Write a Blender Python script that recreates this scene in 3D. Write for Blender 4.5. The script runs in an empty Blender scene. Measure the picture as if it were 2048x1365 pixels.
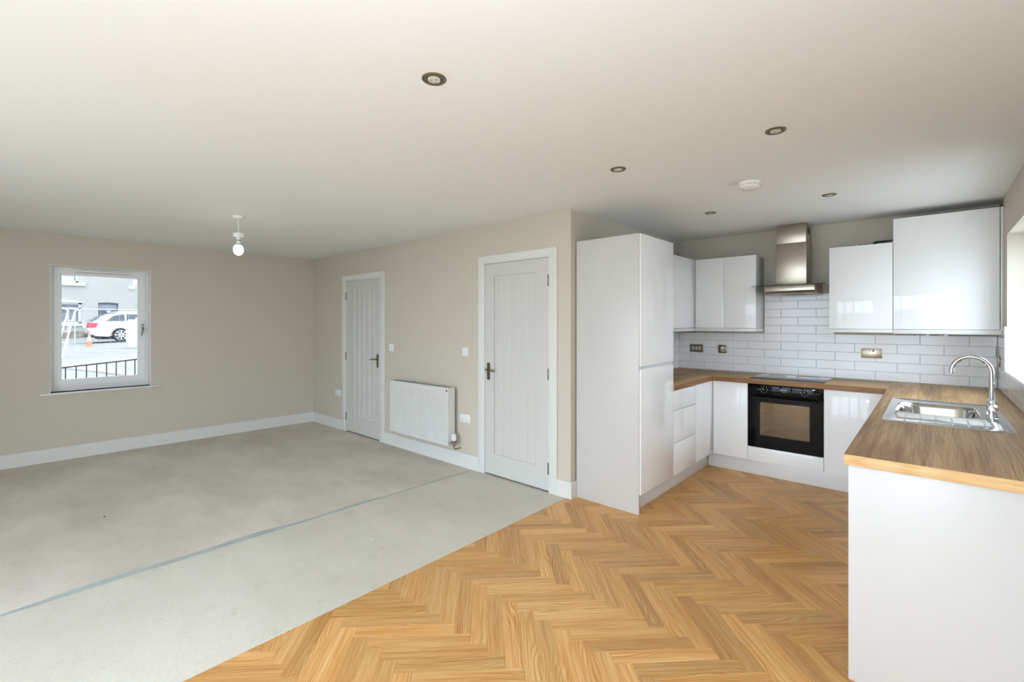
import bpy, bmesh, math, random
from mathutils import Vector, Matrix
R = math.radians
random.seed(7)
sc = bpy.context.scene
C = sc.collection

# ------------------------------------------------------------------ camera
cam_d = bpy.data.cameras.new('camera')
cam_d.sensor_width = 36.0
cam_d.lens = 934.4 / 2048 * 36.0
cam_d.shift_y = -(682.5 - 646.0) / 2048
cam_d.clip_start = 0.05
cam_d.clip_end = 300
cam = bpy.data.objects.new('camera', cam_d)
cam.location = (6.824, -3.188, 1.461)
cam.rotation_euler = (R(90), 0, R(41.887))
C.objects.link(cam)
sc.camera = cam

# ------------------------------------------------------------------ sky and light
world = bpy.data.worlds.new('overcast_sky')
sc.world = world
world.use_nodes = True
wn = world.node_tree.nodes
bg = wn['Background']
bg.inputs['Color'].default_value = (0.84, 0.955, 1.13, 1)
bg.inputs['Strength'].default_value = 6.6
sc.view_settings.view_transform = 'Standard'
sc.view_settings.look = 'None'
sc.view_settings.gamma = 1.0
sc.view_settings.use_curve_mapping = False
sc.view_settings.exposure = 0.58
sc.cycles.max_bounces = 8
sc.cycles.diffuse_bounces = 5
sc.cycles.glossy_bounces = 3
sc.cycles.transmission_bounces = 2
sc.cycles.transparent_max_bounces = 8
sc.cycles.use_adaptive_sampling = True
sc.cycles.adaptive_threshold = 0.07
sc.cycles.adaptive_min_samples = 20
sc.cycles.use_light_tree = False
sc.cycles.caustics_reflective = False
sc.cycles.caustics_refractive = False
sc.cycles.sample_clamp_indirect = 6.0

REAR_Y = -5.2
PATIO = (3.1, 7.0, 2.20)          # patio glazing in the wall behind the camera: x0, x1, head height
WIN_D = (0.55, 1.80, 1.094, 2.11)  # kitchen window in the right wall: y0, y1, z0, z1


def portal(loc, rot, sx, sy):
    l = bpy.data.lights.new('sky_portal', 'AREA')
    l.shape = 'RECTANGLE'
    l.size, l.size_y = sx, sy
    l.cycles.is_portal = True
    o = bpy.data.objects.new('sky_portal', l)
    o.location = loc
    o.rotation_euler = rot
    C.objects.link(o)


portal(((PATIO[0] + PATIO[1]) / 2, REAR_Y - 0.16, PATIO[2] / 2), (R(90), 0, 0), PATIO[1] - PATIO[0], PATIO[2])
portal((7.44, (WIN_D[0] + WIN_D[1]) / 2, (WIN_D[2] + WIN_D[3]) / 2), (R(90), 0, R(90)), WIN_D[1] - WIN_D[0], WIN_D[3] - WIN_D[2])


# ------------------------------------------------------------------ materials
def lin(c):
    if isinstance(c, str):
        c = tuple(int(c[i:i + 2], 16) / 255 for i in (0, 2, 4))
        c = tuple(v / 12.92 if v <= 0.04045 else ((v + 0.055) / 1.055) ** 2.4 for v in c)
    return (c[0], c[1], c[2], 1)


def mat(name, col, rough=0.5, metal=0.0, coat=0.0, noise=0.0, nscale=6.0, bump=0.0, bscale=200.0, emit=0.0, aniso=0.0, spec=0.5):
    m = bpy.data.materials.new(name)
    m.use_nodes = True
    nt = m.node_tree
    p = nt.nodes['Principled BSDF']
    c = lin(col)
    p.inputs['Base Color'].default_value = c
    p.inputs['Roughness'].default_value = rough
    p.inputs['Metallic'].default_value = metal
    p.inputs['Coat Weight'].default_value = coat
    p.inputs['Coat Roughness'].default_value = 0.03
    p.inputs['Specular IOR Level'].default_value = spec
    if aniso:
        p.inputs['Anisotropic'].default_value = aniso
    if emit:
        p.inputs['Emission Color'].default_value = c
        p.inputs['Emission Strength'].default_value = emit
    tc = nt.nodes.new('ShaderNodeTexCoord')
    if noise:
        n = nt.nodes.new('ShaderNodeTexNoise')
        n.inputs['Scale'].default_value = nscale
        n.inputs['Detail'].default_value = 4
        nt.links.new(tc.outputs['Object'], n.inputs['Vector'])
        r = nt.nodes.new('ShaderNodeValToRGB')
        r.color_ramp.elements[0].position = 0.3
        r.color_ramp.elements[1].position = 0.7
        r.color_ramp.elements[0].color = tuple(v * (1 - noise) for v in c[:3]) + (1,)
        r.color_ramp.elements[1].color = tuple(min(1, v * (1 + noise)) for v in c[:3]) + (1,)
        nt.links.new(n.outputs['Fac'], r.inputs['Fac'])
        nt.links.new(r.outputs['Color'], p.inputs['Base Color'])
    if bump:
        n = nt.nodes.new('ShaderNodeTexNoise')
        n.inputs['Scale'].default_value = bscale
        n.inputs['Detail'].default_value = 3
        nt.links.new(tc.outputs['Object'], n.inputs['Vector'])
        b = nt.nodes.new('ShaderNodeBump')
        b.inputs['Strength'].default_value = bump
        b.inputs['Distance'].default_value = 0.002
        nt.links.new(n.outputs['Fac'], b.inputs['Height'])
        nt.links.new(b.outputs['Normal'], p.inputs['Normal'])
    return m


def glass_mat(name, tint=(0.96, 0.98, 0.98), refl=1.0, dark=0.0, coat=(1, 1, 1)):
    """thin pane: what lies behind shows through, the surface mirrors by Fresnel"""
    m = bpy.data.materials.new(name)
    m.use_nodes = True
    nt = m.node_tree
    for n in list(nt.nodes):
        nt.nodes.remove(n)
    out = nt.nodes.new('ShaderNodeOutputMaterial')
    mix = nt.nodes.new('ShaderNodeMixShader')
    tr = nt.nodes.new('ShaderNodeBsdfTransparent')
    tr.inputs['Color'].default_value = (*tint, 1)
    gl = nt.nodes.new('ShaderNodeBsdfGlossy')
    gl.inputs['Roughness'].default_value = 0.01
    gl.inputs['Color'].default_value = (*coat, 1)
    # Schlick reflectance from the facing angle, the same from either side of the thin pane
    fr = nt.nodes.new('ShaderNodeLayerWeight')
    fr.inputs['Blend'].default_value = 0.5
    pw_ = nt.nodes.new('ShaderNodeMath')
    pw_.operation = 'POWER'
    pw_.inputs[1].default_value = 5.0
    nt.links.new(fr.outputs['Facing'], pw_.inputs[0])
    mu = nt.nodes.new('ShaderNodeMath')
    mu.operation = 'MULTIPLY_ADD'
    mu.use_clamp = True
    mu.inputs[1].default_value = 0.96 * refl
    mu.inputs[2].default_value = 0.04 * refl + dark
    nt.links.new(pw_.outputs['Value'], mu.inputs[0])
    nt.links.new(mu.outputs['Value'], mix.inputs['Fac'])
    nt.links.new(tr.outputs['BSDF'], mix.inputs[1])
    nt.links.new(gl.outputs['BSDF'], mix.inputs[2])
    nt.links.new(mix.outputs['Shader'], out.inputs['Surface'])
    return m


def wood_mat(name, dark, mid, light, axis=None, rough=0.4, var=0.18, gs=1.0, fig=1.0, bump=0.08, drift=0.26):
    """grain along U of the UV map (axis None) or along object X / Y"""
    m = bpy.data.materials.new(name)
    m.use_nodes = True
    nt = m.node_tree
    N, L = nt.nodes, nt.links
    p = N['Principled BSDF']
    p.inputs['Roughness'].default_value = rough
    p.inputs['Specular IOR Level'].default_value = 0.35
    tc = N.new('ShaderNodeTexCoord')
    oi = N.new('ShaderNodeObjectInfo')
    ge = N.new('ShaderNodeNewGeometry')
    add = N.new('ShaderNodeMath'); add.operation = 'ADD'
    L.new(oi.outputs['Random'], add.inputs[0]); L.new(ge.outputs['Random Per Island'], add.inputs[1])
    fr = N.new('ShaderNodeMath'); fr.operation = 'FRACT'
    L.new(add.outputs[0], fr.inputs[0])
    off = N.new('ShaderNodeVectorMath'); off.operation = 'SCALE'
    off.inputs[0].default_value = (37.0, 91.0, 53.0)
    L.new(fr.outputs[0], off.inputs['Scale'])
    base = N.new('ShaderNodeVectorMath'); base.operation = 'ADD'
    L.new(tc.outputs['UV' if axis is None else 'Object'], base.inputs[0])
    if axis is None:
        L.new(off.outputs[0], base.inputs[1])
    rot = N.new('ShaderNodeMapping')
    if axis == 'Y':
        rot.inputs['Rotation'].default_value = (0, 0, R(90))
    L.new(base.outputs[0], rot.inputs['Vector'])

    def stretched(sx, sy, sz=1.0):
        q = N.new('ShaderNodeMapping')
        q.inputs['Scale'].default_value = (sx * gs, sy * gs, sz * gs)
        L.new(rot.outputs[0], q.inputs['Vector'])
        return q
    def noise(q, detail=3, scale=1.0):
        n = N.new('ShaderNodeTexNoise')
        n.inputs['Scale'].default_value = scale
        n.inputs['Detail'].default_value = detail
        L.new(q.outputs[0], n.inputs['Vector'])
        return n

    def math_(op, a, b, c=None):
        m_ = N.new('ShaderNodeMath')
        m_.operation = op
        for k_, v_ in enumerate((a, b, c)):
            if v_ is None:
                continue
            if isinstance(v_, (int, float)):
                m_.inputs[k_].default_value = v_
            else:
                L.new(v_, m_.inputs[k_])
        return m_.outputs[0]
    # growth rings: lines along the board, bent by a slow warp into cathedral arches
    warp = noise(stretched(2.2, 11.0, 11.0), 1)
    sep = N.new('ShaderNodeSeparateXYZ')
    L.new(rot.outputs[0], sep.inputs[0])
    rings = math_('MULTIPLY_ADD', sep.outputs['Y'], 560.0 * gs, math_('MULTIPLY', warp.outputs['Fac'], 64.0))
    sn = math_('SINE', rings, 0.0)
    mask = noise(stretched(1.3, 5.0, 5.0), 1)
    msk = N.new('ShaderNodeMapRange')
    msk.inputs['From Min'].default_value = 0.42; msk.inputs['From Max'].default_value = 0.66
    L.new(mask.outputs['Fac'], msk.inputs['Value'])
    fig_v = math_('MULTIPLY', math_('MULTIPLY', sn, 0.10 * fig), msk.outputs[0])
    n2 = noise(stretched(7.0, 260.0, 260.0), 2)      # pores
    n3 = noise(stretched(2.2, 60.0, 60.0), 3)        # streaks
    n4 = noise(stretched(1.0, 6.0, 6.0), 2)          # slow tone drift
    v = math_('MULTIPLY_ADD', n2.outputs['Fac'], 0.32, fig_v)
    v = math_('MULTIPLY_ADD', n3.outputs['Fac'], 0.42, v)
    v = math_('MULTIPLY_ADD', n4.outputs['Fac'], drift, v)
    v = math_('ADD', v, 0.13 - (drift - 0.26) * 0.5)
    ramp = N.new('ShaderNodeValToRGB')
    e = ramp.color_ramp.elements
    e[0].position = 0.40; e[0].color = lin(dark)
    e[1].position = 0.78; e[1].color = lin(light)
    k = e.new(0.60); k.color = lin(mid)
    L.new(v, ramp.inputs['Fac'])
    hsv = N.new('ShaderNodeHueSaturation')
    mr = N.new('ShaderNodeMapRange')
    mr.inputs['To Min'].default_value = 1 - var; mr.inputs['To Max'].default_value = 1 + var
    L.new(fr.outputs[0], mr.inputs['Value'])
    if axis is None:
        L.new(mr.outputs[0], hsv.inputs['Value'])
    L.new(ramp.outputs['Color'], hsv.inputs['Color'])
    L.new(hsv.outputs['Color'], p.inputs['Base Color'])
    bp = N.new('ShaderNodeBump'); bp.inputs['Strength'].default_value = bump; bp.inputs['Distance'].default_value = 0.001
    L.new(n2.outputs['Fac'], bp.inputs['Height']); L.new(bp.outputs['Normal'], p.inputs['Normal'])
    return m


def concrete_mat(name, a, b, stain, scale=1.0):
    m = bpy.data.materials.new(name)
    m.use_nodes = True
    nt = m.node_tree
    N, L = nt.nodes, nt.links
    p = N['Principled BSDF']
    p.inputs['Roughness'].default_value = 0.85
    p.inputs['Specular IOR Level'].default_value = 0.25
    tc = N.new('ShaderNodeTexCoord')

    def noise(s, d, rough=0.6, sc3=(1, 1, 1)):
        q = N.new('ShaderNodeMapping'); q.inputs['Scale'].default_value = sc3
        L.new(tc.outputs['Object'], q.inputs['Vector'])
        n = N.new('ShaderNodeTexNoise'); n.inputs['Scale'].default_value = s; n.inputs['Detail'].default_value = d
        n.inputs['Roughness'].default_value = rough
        L.new(q.outputs[0], n.inputs['Vector'])
        return n
    n1 = noise(1.1 * scale, 5, 0.62, (1.0, 1.6, 1))
    n2 = noise(7.0 * scale, 6, 0.7)
    n3 = noise(70.0, 3)
    r1 = N.new('ShaderNodeValToRGB')
    r1.color_ramp.elements[0].position = 0.32; r1.color_ramp.elements[0].color = lin(a)
    r1.color_ramp.elements[1].position = 0.66; r1.color_ramp.elements[1].color = lin(b)
    L.new(n1.outputs['Fac'], r1.inputs['Fac'])
    r2 = N.new('ShaderNodeValToRGB')
    r2.color_ramp.elements[0].position = 0.58; r2.color_ramp.elements[0].color = (0, 0, 0, 1)
    r2.color_ramp.elements[1].position = 0.78; r2.color_ramp.elements[1].color = (0.55, 0.55, 0.55, 1)
    L.new(n2.outputs['Fac'], r2.inputs['Fac'])
    mx = N.new('ShaderNodeMix'); mx.data_type = 'RGBA'
    L.new(r2.outputs['Color'], mx.inputs[0]); L.new(r1.outputs['Color'], mx.inputs[6])
    mx.inputs[7].default_value = lin(stain)
    r3 = N.new('ShaderNodeValToRGB')
    r3.color_ramp.elements[0].position = 0.25; r3.color_ramp.elements[0].color = (0.91, 0.91, 0.91, 1)
    r3.color_ramp.elements[1].position = 0.6; r3.color_ramp.elements[1].color = (1.02, 1.02, 1.02, 1)
    L.new(n3.outputs['Fac'], r3.inputs['Fac'])
    mu = N.new('ShaderNodeMix'); mu.data_type = 'RGBA'; mu.blend_type = 'MULTIPLY'; mu.inputs[0].default_value = 0.8
    L.new(mx.outputs[2], mu.inputs[6]); L.new(r3.outputs['Color'], mu.inputs[7])
    L.new(mu.outputs[2], p.inputs['Base Color'])
    bp = N.new('ShaderNodeBump'); bp.inputs['Strength'].default_value = 0.12; bp.inputs['Distance'].default_value = 0.003
    L.new(n3.outputs['Fac'], bp.inputs['Height']); L.new(bp.outputs['Normal'], p.inputs['Normal'])
    return m


M = {}
M['wall'] = mat('wall_paint_beige', 'CFC7B8', 0.9, spec=0.2, bump=0.06, bscale=260)
M['ceiling'] = mat('ceiling_paint', 'EDEFED', 0.92, spec=0.2, bump=0.04, bscale=220)
M['trim'] = mat('trim_white_satin', 'E2E2DE', 0.35)
M['doorwhite'] = mat('door_white_paint', 'D1D0CB', 0.42)
M['gloss'] = mat('cabinet_gloss_white', 'F4F4F2', 0.035, spec=0.28)
M['carcass'] = mat('cabinet_matt_white', 'D0CFCB', 0.32)
M['plinth'] = mat('plinth_white', 'E6E6E4', 0.3)
M['plastic'] = mat('white_plastic', 'EDEDEA', 0.35)
M['upvc'] = mat('window_frame_white', 'F2F3F4', 0.3)
M['tile'] = mat('tile_glazed_white', 'F2F2F1', 0.10, spec=0.4)
M['grout'] = mat('grout_grey', 'B5B3AE', 0.9)
M['nickel'] = mat('brushed_nickel', 'A69B88', 0.32, 0.95)
M['nickeldark'] = mat('antique_nickel', '8A8270', 0.35, 0.95)
M['steel'] = mat('brushed_steel', 'B9AE9E', 0.36, 1.0, noise=0.03, nscale=40, aniso=0.5)
M['sink'] = mat('sink_steel', 'D5D5D2', 0.12, 1.0)
M['chrome'] = mat('chrome', 'E2E4E6', 0.06, 1.0)
M['hinge'] = mat('hinge_steel', '6E6A64', 0.35, 0.9)
M['blackglass'] = mat('black_glass', '0B0A09', 0.05, spec=0.14)
M['hobglass'] = mat('hob_glass', '0C0C0C', 0.05, spec=0.55)
M['blackmetal'] = mat('oven_black', '101010', 0.3, spec=0.25)
M['mark'] = mat('oven_print_grey', 'B9B9B4', 0.5)
M['cavity'] = mat('oven_cavity_enamel', '4C3E2C', 0.45)
M['rack'] = mat('rack_wire', 'C8C4BA', 0.2, 1.0)
M['radiator'] = mat('radiator_enamel', 'DCDCD8', 0.3)
M['dark'] = mat('dark_void', '191816', 0.8)
M['bulb'] = mat('lit_bulb', 'FFF6E8', 0.4, emit=6.0)
M['globe'] = mat('flash_stand_in_globe', (0.77, 0.94, 1.17), 0.4, emit=400.0)
M['lampface'] = mat('lamp_face', 'CFCDC2', 0.25)
M['cable'] = mat('cable_black', '16171B', 0.5)
M['cablebox'] = mat('connector_navy', '1E2740', 0.5)
M['copper'] = mat('pipe_grey', 'B9AFA6', 0.35, 0.4)
M['concrete'] = concrete_mat('concrete_slab', 'C8BFB1', 'DCD4C8', 'B3A48E')
M['screed'] = concrete_mat('screed_smooth', 'CBC5B7', 'D8D3C6', 'B9AF9A', 0.8)
M['strip'] = mat('joint_filler_blue_grey', 'B0B9B3', 0.8, noise=0.14, nscale=5, bump=0.3, bscale=60)
M['oak'] = wood_mat('oak_plank', 'A97138', 'CB9556', 'DDB47A', None, 0.38, 0.17)
M['oakbase'] = mat('oak_joint_dark', '8A5F33', 0.7)
M['top_x'] = wood_mat('worktop_oak_x', '6E4D2C', '9F7A4D', 'C49E6C', 'X', 0.45, 0, 0.6, 0.45, drift=0.75)
M['top_y'] = wood_mat('worktop_oak_y', '7A5833', 'AE8757', 'D2AF7E', 'X', 0.45, 0, 0.6, 0.45, drift=0.75)
M['edge'] = wood_mat('worktop_edging_oak', 'B98850', 'D7AD74', 'E8C796', 'X', 0.4, 0, 1.0, 0.8)
M['edge_shaded'] = wood_mat('worktop_edging_oak_shaded', '6B4424', '8C6037', 'A87D4E', 'X', 0.4, 0, 1.0, 0.8)  # darker copy: shade along the inner edges put into the wood colour
M['glass'] = glass_mat('window_glass', (0.93, 0.95, 0.95))
M['glasstint'] = glass_mat('street_window_glass_tinted', (0.515, 0.52, 0.515), 0.5)
M['hoodglass'] = glass_mat('hood_glass', (0.70, 0.78, 0.74), 1.5)
M['ovenglass'] = glass_mat('oven_window_glass', (0.50, 0.42, 0.32), 1.0, 0.085, (0.80, 0.62, 0.42))
# outside
M['render'] = mat('house_render', 'BEBBB5', 0.9, noise=0.03, nscale=1.5)
M['stone'] = mat('stone_base', '8F8675', 0.9, noise=0.35, nscale=5)
M['frameout'] = mat('house_window_white', 'D8DADC', 0.5)
M['paneout'] = mat('house_pane_grey', '8C9298', 0.15)
M['panedark'] = mat('house_pane_dark', '5E646C', 0.15)
M['blind'] = mat('house_blind', 'A8AEBB', 0.8)
M['tarmac'] = mat('road_tarmac', 'A9A6A0', 0.95, noise=0.08, nscale=2, bump=0.2, bscale=30)
M['soil'] = mat('garden_soil', 'B59E80', 0.95, noise=0.15, nscale=3, bump=0.3, bscale=20)
M['kerb'] = mat('kerb_pale', 'C6C6C2', 0.85)
M['ground'] = mat('ground_far', '8B8A80', 0.95, noise=0.1)
M['paving'] = mat('bounce_paving', 'C2BFB8', 0.9, noise=0.1, nscale=2)
M['carpaint'] = mat('car_white_paint', 'DDE1E4', 0.2, coat=0.6)
M['carglass'] = mat('car_glass', '5D666B', 0.08)
M['cartrim'] = mat('car_trim_black', '2B2C2E', 0.6)
M['tyre'] = mat('tyre_rubber', '37383A', 0.8)
M['rim'] = mat('alloy_rim', 'E2E4E6', 0.4, 0.0)
M['taillight'] = mat('tail_light_red', 'D2505C', 0.25)
M['coneo'] = mat('cone_orange', 'E59A78', 0.6)
M['conew'] = mat('cone_white', 'D5D5D2', 0.6)
M['galv'] = mat('galvanised_tube', 'CDD1D3', 0.5, 0.0)
M['bag'] = mat('white_woven_bag', 'E2E5E8', 0.8, bump=0.3, bscale=40)
M['rail'] = mat('railing_dark', '3A3632', 0.5)


# ------------------------------------------------------------------ mesh helpers
class MB:
    def __init__(s):
        s.bm = bmesh.new()
        s.ang = 24

    def box(s, x0, x1, y0, y1, z0, z1, bev=0.0, seg=2):
        v = [s.bm.verts.new(p) for p in ((x0, y0, z0), (x1, y0, z0), (x1, y1, z0), (x0, y1, z0), (x0, y0, z1), (x1, y0, z1), (x1, y1, z1), (x0, y1, z1))]
        f = [s.bm.faces.new([v[i] for i in q]) for q in ((3, 2, 1, 0), (4, 5, 6, 7), (0, 1, 5, 4), (1, 2, 6, 5), (2, 3, 7, 6), (3, 0, 4, 7))]
        if bev:
            ed = list({e for q in f for e in q.edges})
            bmesh.ops.bevel(s.bm, geom=ed, offset=bev, segments=seg, affect='EDGES', profile=0.5, clamp_overlap=True)
        return s

    def prism(s, poly, axis, a0, a1, bev=0.0, seg=2):
        """poly: 2-D points in the two other axes (x,y)/(x,z)/(y,z)"""
        def p3(p, a):
            return {'z': (p[0], p[1], a), 'y': (p[0], a, p[1]), 'x': (a, p[0], p[1])}[axis]
        a = [s.bm.verts.new(p3(p, a0)) for p in poly]
        b = [s.bm.verts.new(p3(p, a1)) for p in poly]
        n = len(poly)
        fs = [s.bm.faces.new(a[::-1]), s.bm.faces.new(b)]
        for i in range(n):
            fs.append(s.bm.faces.new((a[i], a[(i + 1) % n], b[(i + 1) % n], b[i])))
        if bev:
            ed = list({e for q in fs for e in q.edges})
            bmesh.ops.bevel(s.bm, geom=ed, offset=bev, segments=seg, affect='EDGES', profile=0.5, clamp_overlap=True)
        bmesh.ops.recalc_face_normals(s.bm, faces=[f for f in s.bm.faces])
        return s

    def lathe(s, prof, origin=(0, 0, 0), axis='z', n=32):
        s.ang = 38
        rings = []
        for r, h in prof:
            ring = []
            for i in range(n):
                a = 2 * math.pi * i / n
                x, y = r * math.cos(a), r * math.sin(a)
                p = {'z': (x, y, h), 'y': (x, h, y), 'x': (h, x, y)}[axis]
                ring.append(s.bm.verts.new((origin[0] + p[0], origin[1] + p[1], origin[2] + p[2])))
            rings.append(ring)
        for a, b in zip(rings, rings[1:]):
            for i in range(n):
                s.bm.faces.new((a[i], a[(i + 1) % n], b[(i + 1) % n], b[i]))
        s.bm.faces.new(rings[0][::-1])
        s.bm.faces.new(rings[-1])
        bmesh.ops.remove_doubles(s.bm, verts=s.bm.verts[:], dist=1e-6)
        bmesh.ops.recalc_face_normals(s.bm, faces=s.bm.faces[:])
        return s

    def tube(s, pts, r, n=10, closed=False):
        s.ang = 62
        pts = [Vector(p) for p in pts]
        rr = r if isinstance(r, (list, tuple)) else [r] * len(pts)
        rings = []
        up = None
        for i, p in enumerate(pts):
            if closed:
                t = pts[(i + 1) % len(pts)] - pts[i - 1]
            else:
                t = pts[min(i + 1, len(pts) - 1)] - pts[max(i - 1, 0)]
            t.normalize()
            if up is None:
                up = Vector((0, 0, 1)) if abs(t.z) < 0.9 else Vector((1, 0, 0))
            side = t.cross(up).normalized()
            up = side.cross(t).normalized()
            rings.append([s.bm.verts.new(p + rr[i] * (math.cos(2 * math.pi * k / n) * side + math.sin(2 * math.pi * k / n) * up)) for k in range(n)])
        m = len(rings)
        for i in range(m if closed else m - 1):
            a, b = rings[i], rings[(i + 1) % m]
            for k in range(n):
                s.bm.faces.new((a[k], a[(k + 1) % n], b[(k + 1) % n], b[k]))
        if not closed:
            s.bm.faces.new(rings[0][::-1])
            s.bm.faces.new(rings[-1])
        bmesh.ops.recalc_face_normals(s.bm, faces=s.bm.faces[:])
        return s

    def map(s, fn):
        for v in s.bm.verts:
            v.co = Vector(fn(*v.co))
        return s

    def build(s, name, material, parent=None, smooth=True):
        me = bpy.data.meshes.new(name)
        s.bm.to_mesh(me)
        s.bm.free()
        return link(name, me, material, parent, smooth, s.ang)


def finish(me, smooth=True, ang=24):
    if smooth and len(me.polygons):
        me.polygons.foreach_set('use_smooth', [True] * len(me.polygons))
        me.set_sharp_from_angle(angle=R(ang))


def attach(o, parent):
    o.parent = parent
    if parent is not None and parent.type == 'EMPTY':
        o.matrix_parent_inverse = Matrix.Translation(-parent.location)


def link(name, me, material, parent=None, smooth=True, ang=30):
    if material is not None:
        me.materials.append(M[material])
    finish(me, smooth, ang)
    o = bpy.data.objects.new(name, me)
    C.objects.link(o)
    if parent is not None:
        attach(o, parent)
    return o


def empty(name, loc):
    o = bpy.data.objects.new(name, None)
    o.empty_display_size = 0.05
    o.location = loc
    C.objects.link(o)
    return o


def tag(o, label=None, cat=None, group=None, kind=None):
    if label: o['label'] = label
    if cat: o['category'] = cat
    if group: o['group'] = group
    if kind: o['kind'] = kind
    return o


def thing(name, loc, label, cat, group=None):
    return tag(empty(name, loc), label, cat, group)


def struct(o, label, cat):
    return tag(o, label, cat, kind='structure')


def bx(name, parent, material, x0, x1, y0, y1, z0, z1, bev=0.0015, seg=2):
    return MB().box(x0, x1, y0, y1, z0, z1, bev, seg).build(name, material, parent)


def slab_with_holes(us, ws, holes, to3, d0, d1, name, material, parent=None):
    """wall: rectangle in (u,w) split at the hole edges, thick from d0 to d1, one connected mesh"""
    us = sorted(set(us + [h[0] for h in holes] + [h[1] for h in holes]))
    ws = sorted(set(ws + [h[2] for h in holes] + [h[3] for h in holes]))
    bm = bmesh.new()
    V = {}

    def vert(i, j, d):
        if (i, j, d) not in V:
            V[(i, j, d)] = bm.verts.new(to3(us[i], ws[j], (d0, d1)[d]))
        return V[(i, j, d)]

    def solid(i, j):
        if not (0 <= i < len(us) - 1 and 0 <= j < len(ws) - 1):
            return False
        cu, cw = (us[i] + us[i + 1]) / 2, (ws[j] + ws[j + 1]) / 2
        return not any(h[0] < cu < h[1] and h[2] < cw < h[3] for h in holes)
    for i in range(len(us) - 1):
        for j in range(len(ws) - 1):
            if not solid(i, j):
                continue
            for d in (0, 1):
                bm.faces.new([vert(i, j, d), vert(i + 1, j, d), vert(i + 1, j + 1, d), vert(i, j + 1, d)])
            for di, dj, a, b in ((-1, 0, (0, 0), (0, 1)), (1, 0, (1, 0), (1, 1)), (0, -1, (0, 0), (1, 0)), (0, 1, (0, 1), (1, 1))):
                if not solid(i + di, j + dj):
                    bm.faces.new([vert(i + a[0], j + a[1], 0), vert(i + b[0], j + b[1], 0), vert(i + b[0], j + b[1], 1), vert(i + a[0], j + a[1], 1)])
    bmesh.ops.recalc_face_normals(bm, faces=bm.faces[:])
    me = bpy.data.meshes.new(name)
    bm.to_mesh(me)
    bm.free()
    return link(name, me, material, parent, smooth=False)


# ------------------------------------------------------------------ the room shell
CEIL = 2.4
WY = 0.016          # plane of the wall with the two doors
CY = 2.31           # kitchen back wall
DX = 7.24           # right wall
EX0, EX1 = 4.604, 4.567


def shear(x, y, z):          # the window wall is a touch out of square
    return (x + 0.0165 * min(y, 0.3), y, z)


def ceil_z(y):
    return CEIL + max(0.0, y) * 0.013


# floor: concrete slab, levelling screed, herringbone oak
floor = struct(MB().prism([(-0.4, REAR_Y), (7.3, REAR_Y), (7.3, 2.4), (4.4, 2.4), (4.4, 0.2), (-0.4, 0.2)], 'z', -0.12, 0.0).build('floor', 'concrete', None, False), 'bare concrete slab floor of the empty living area', 'floor')


def joint_x(y):
    return 3.385 + 0.018 * max(0, y + 2.6) + 0.02 * max(0, y + 0.9)


sb = bmesh.new()
ys = [REAR_Y + 0.02 + i * (0.0 - REAR_Y - 0.02) / 40 for i in range(41)]
lft = [(joint_x(y) + 0.004 * math.sin(y * 7) + 0.003 * math.sin(y * 23), y) for y in ys]
tv = [(sb.verts.new((x, y, 0.0015)), sb.verts.new((4.5635, y, 0.003)), sb.verts.new((x - 0.002, y, 0.0)), sb.verts.new((4.5635, y, 0.0))) for x, y in lft]
for a, b in zip(tv, tv[1:]):
    sb.faces.new((a[0], a[1], b[1], b[0]))
    sb.faces.new((a[2], a[0], b[0], b[2]))
    sb.faces.new((a[1], a[3], b[3], b[1]))
me = bpy.data.meshes.new('levelling_screed')
sb.to_mesh(me); sb.free()
tag(link('levelling_screed', me, 'screed', floor, False), 'smooth pale screed between slab and oak floor')
# blue-grey smear of filler along the joint, uneven in width
sb = bmesh.new()
rnd = random.Random(3)
n = 150
tv = []
w = 0.03
for i in range(n + 1):
    y = REAR_Y + 0.05 + i * (-0.03 - REAR_Y - 0.05) / n
    w += rnd.uniform(-0.006, 0.006)
    w = min(0.062, max(0.010, w))
    w2_ = w
    w = w * (0.75 + 0.5 * math.sin(y * 3.1 + 1.0) * math.sin(y * 5.3))
    x = joint_x(y)
    jit = 0.002 * rnd.random()
    tv.append((sb.verts.new((x - w - jit, y, 0.0006)), sb.verts.new((x - w * 0.5, y, 0.0022)), sb.verts.new((x + 0.006 + jit, y, 0.0024))))
    w = w2_
for a, b in zip(tv, tv[1:]):
    sb.faces.new((a[0], a[1], b[1], b[0]))
    sb.faces.new((a[1], a[2], b[2], b[1]))
me = bpy.data.meshes.new('joint_strip')
sb.to_mesh(me); sb.free()
tag(link('joint_strip', me, 'strip', floor, True), 'blue-grey smear of filler along the floor joint')

# herringbone: 45 degrees to the room, planks 6:1
PW = 0.0774
PN = 6
U0, V0 = 4.276, -4.417
S2 = math.sqrt(0.5)
FX0, FX1, FY0, FY1 = 4.5635, 7.22, REAR_Y + 0.03, 1.80
oakbase = bx('oak_underlay', floor, 'oakbase', FX0, 7.23, REAR_Y + 0.02, 1.80, 0.0, 0.0012, 0)


def uv2w(u, v):
    return ((u - v) * S2, (u + v) * S2)


def clip(poly):
    for ax, lim, sg in ((0, FX0, 1), (0, FX1, -1), (1, FY0, 1), (1, FY1, -1)):
        out = []
        for i in range(len(poly)):
            a, b = poly[i], poly[(i + 1) % len(poly)]
            ia, ib = sg * (a[ax] - lim) >= 0, sg * (b[ax] - lim) >= 0
            if ia:
                out.append(a)
            if ia != ib:
                t = (lim - a[ax]) / (b[ax] - a[ax])
                out.append((a[0] + t * (b[0] - a[0]), a[1] + t * (b[1] - a[1])))
        poly = out
        if not poly:
            return []
    return poly


def hidden(poly):
    return all((p[0] < 5.10 and p[1] > 0.11) or (p[0] > 6.66 and p[1] > -0.8) or p[1] > 1.735 for p in poly)


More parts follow.
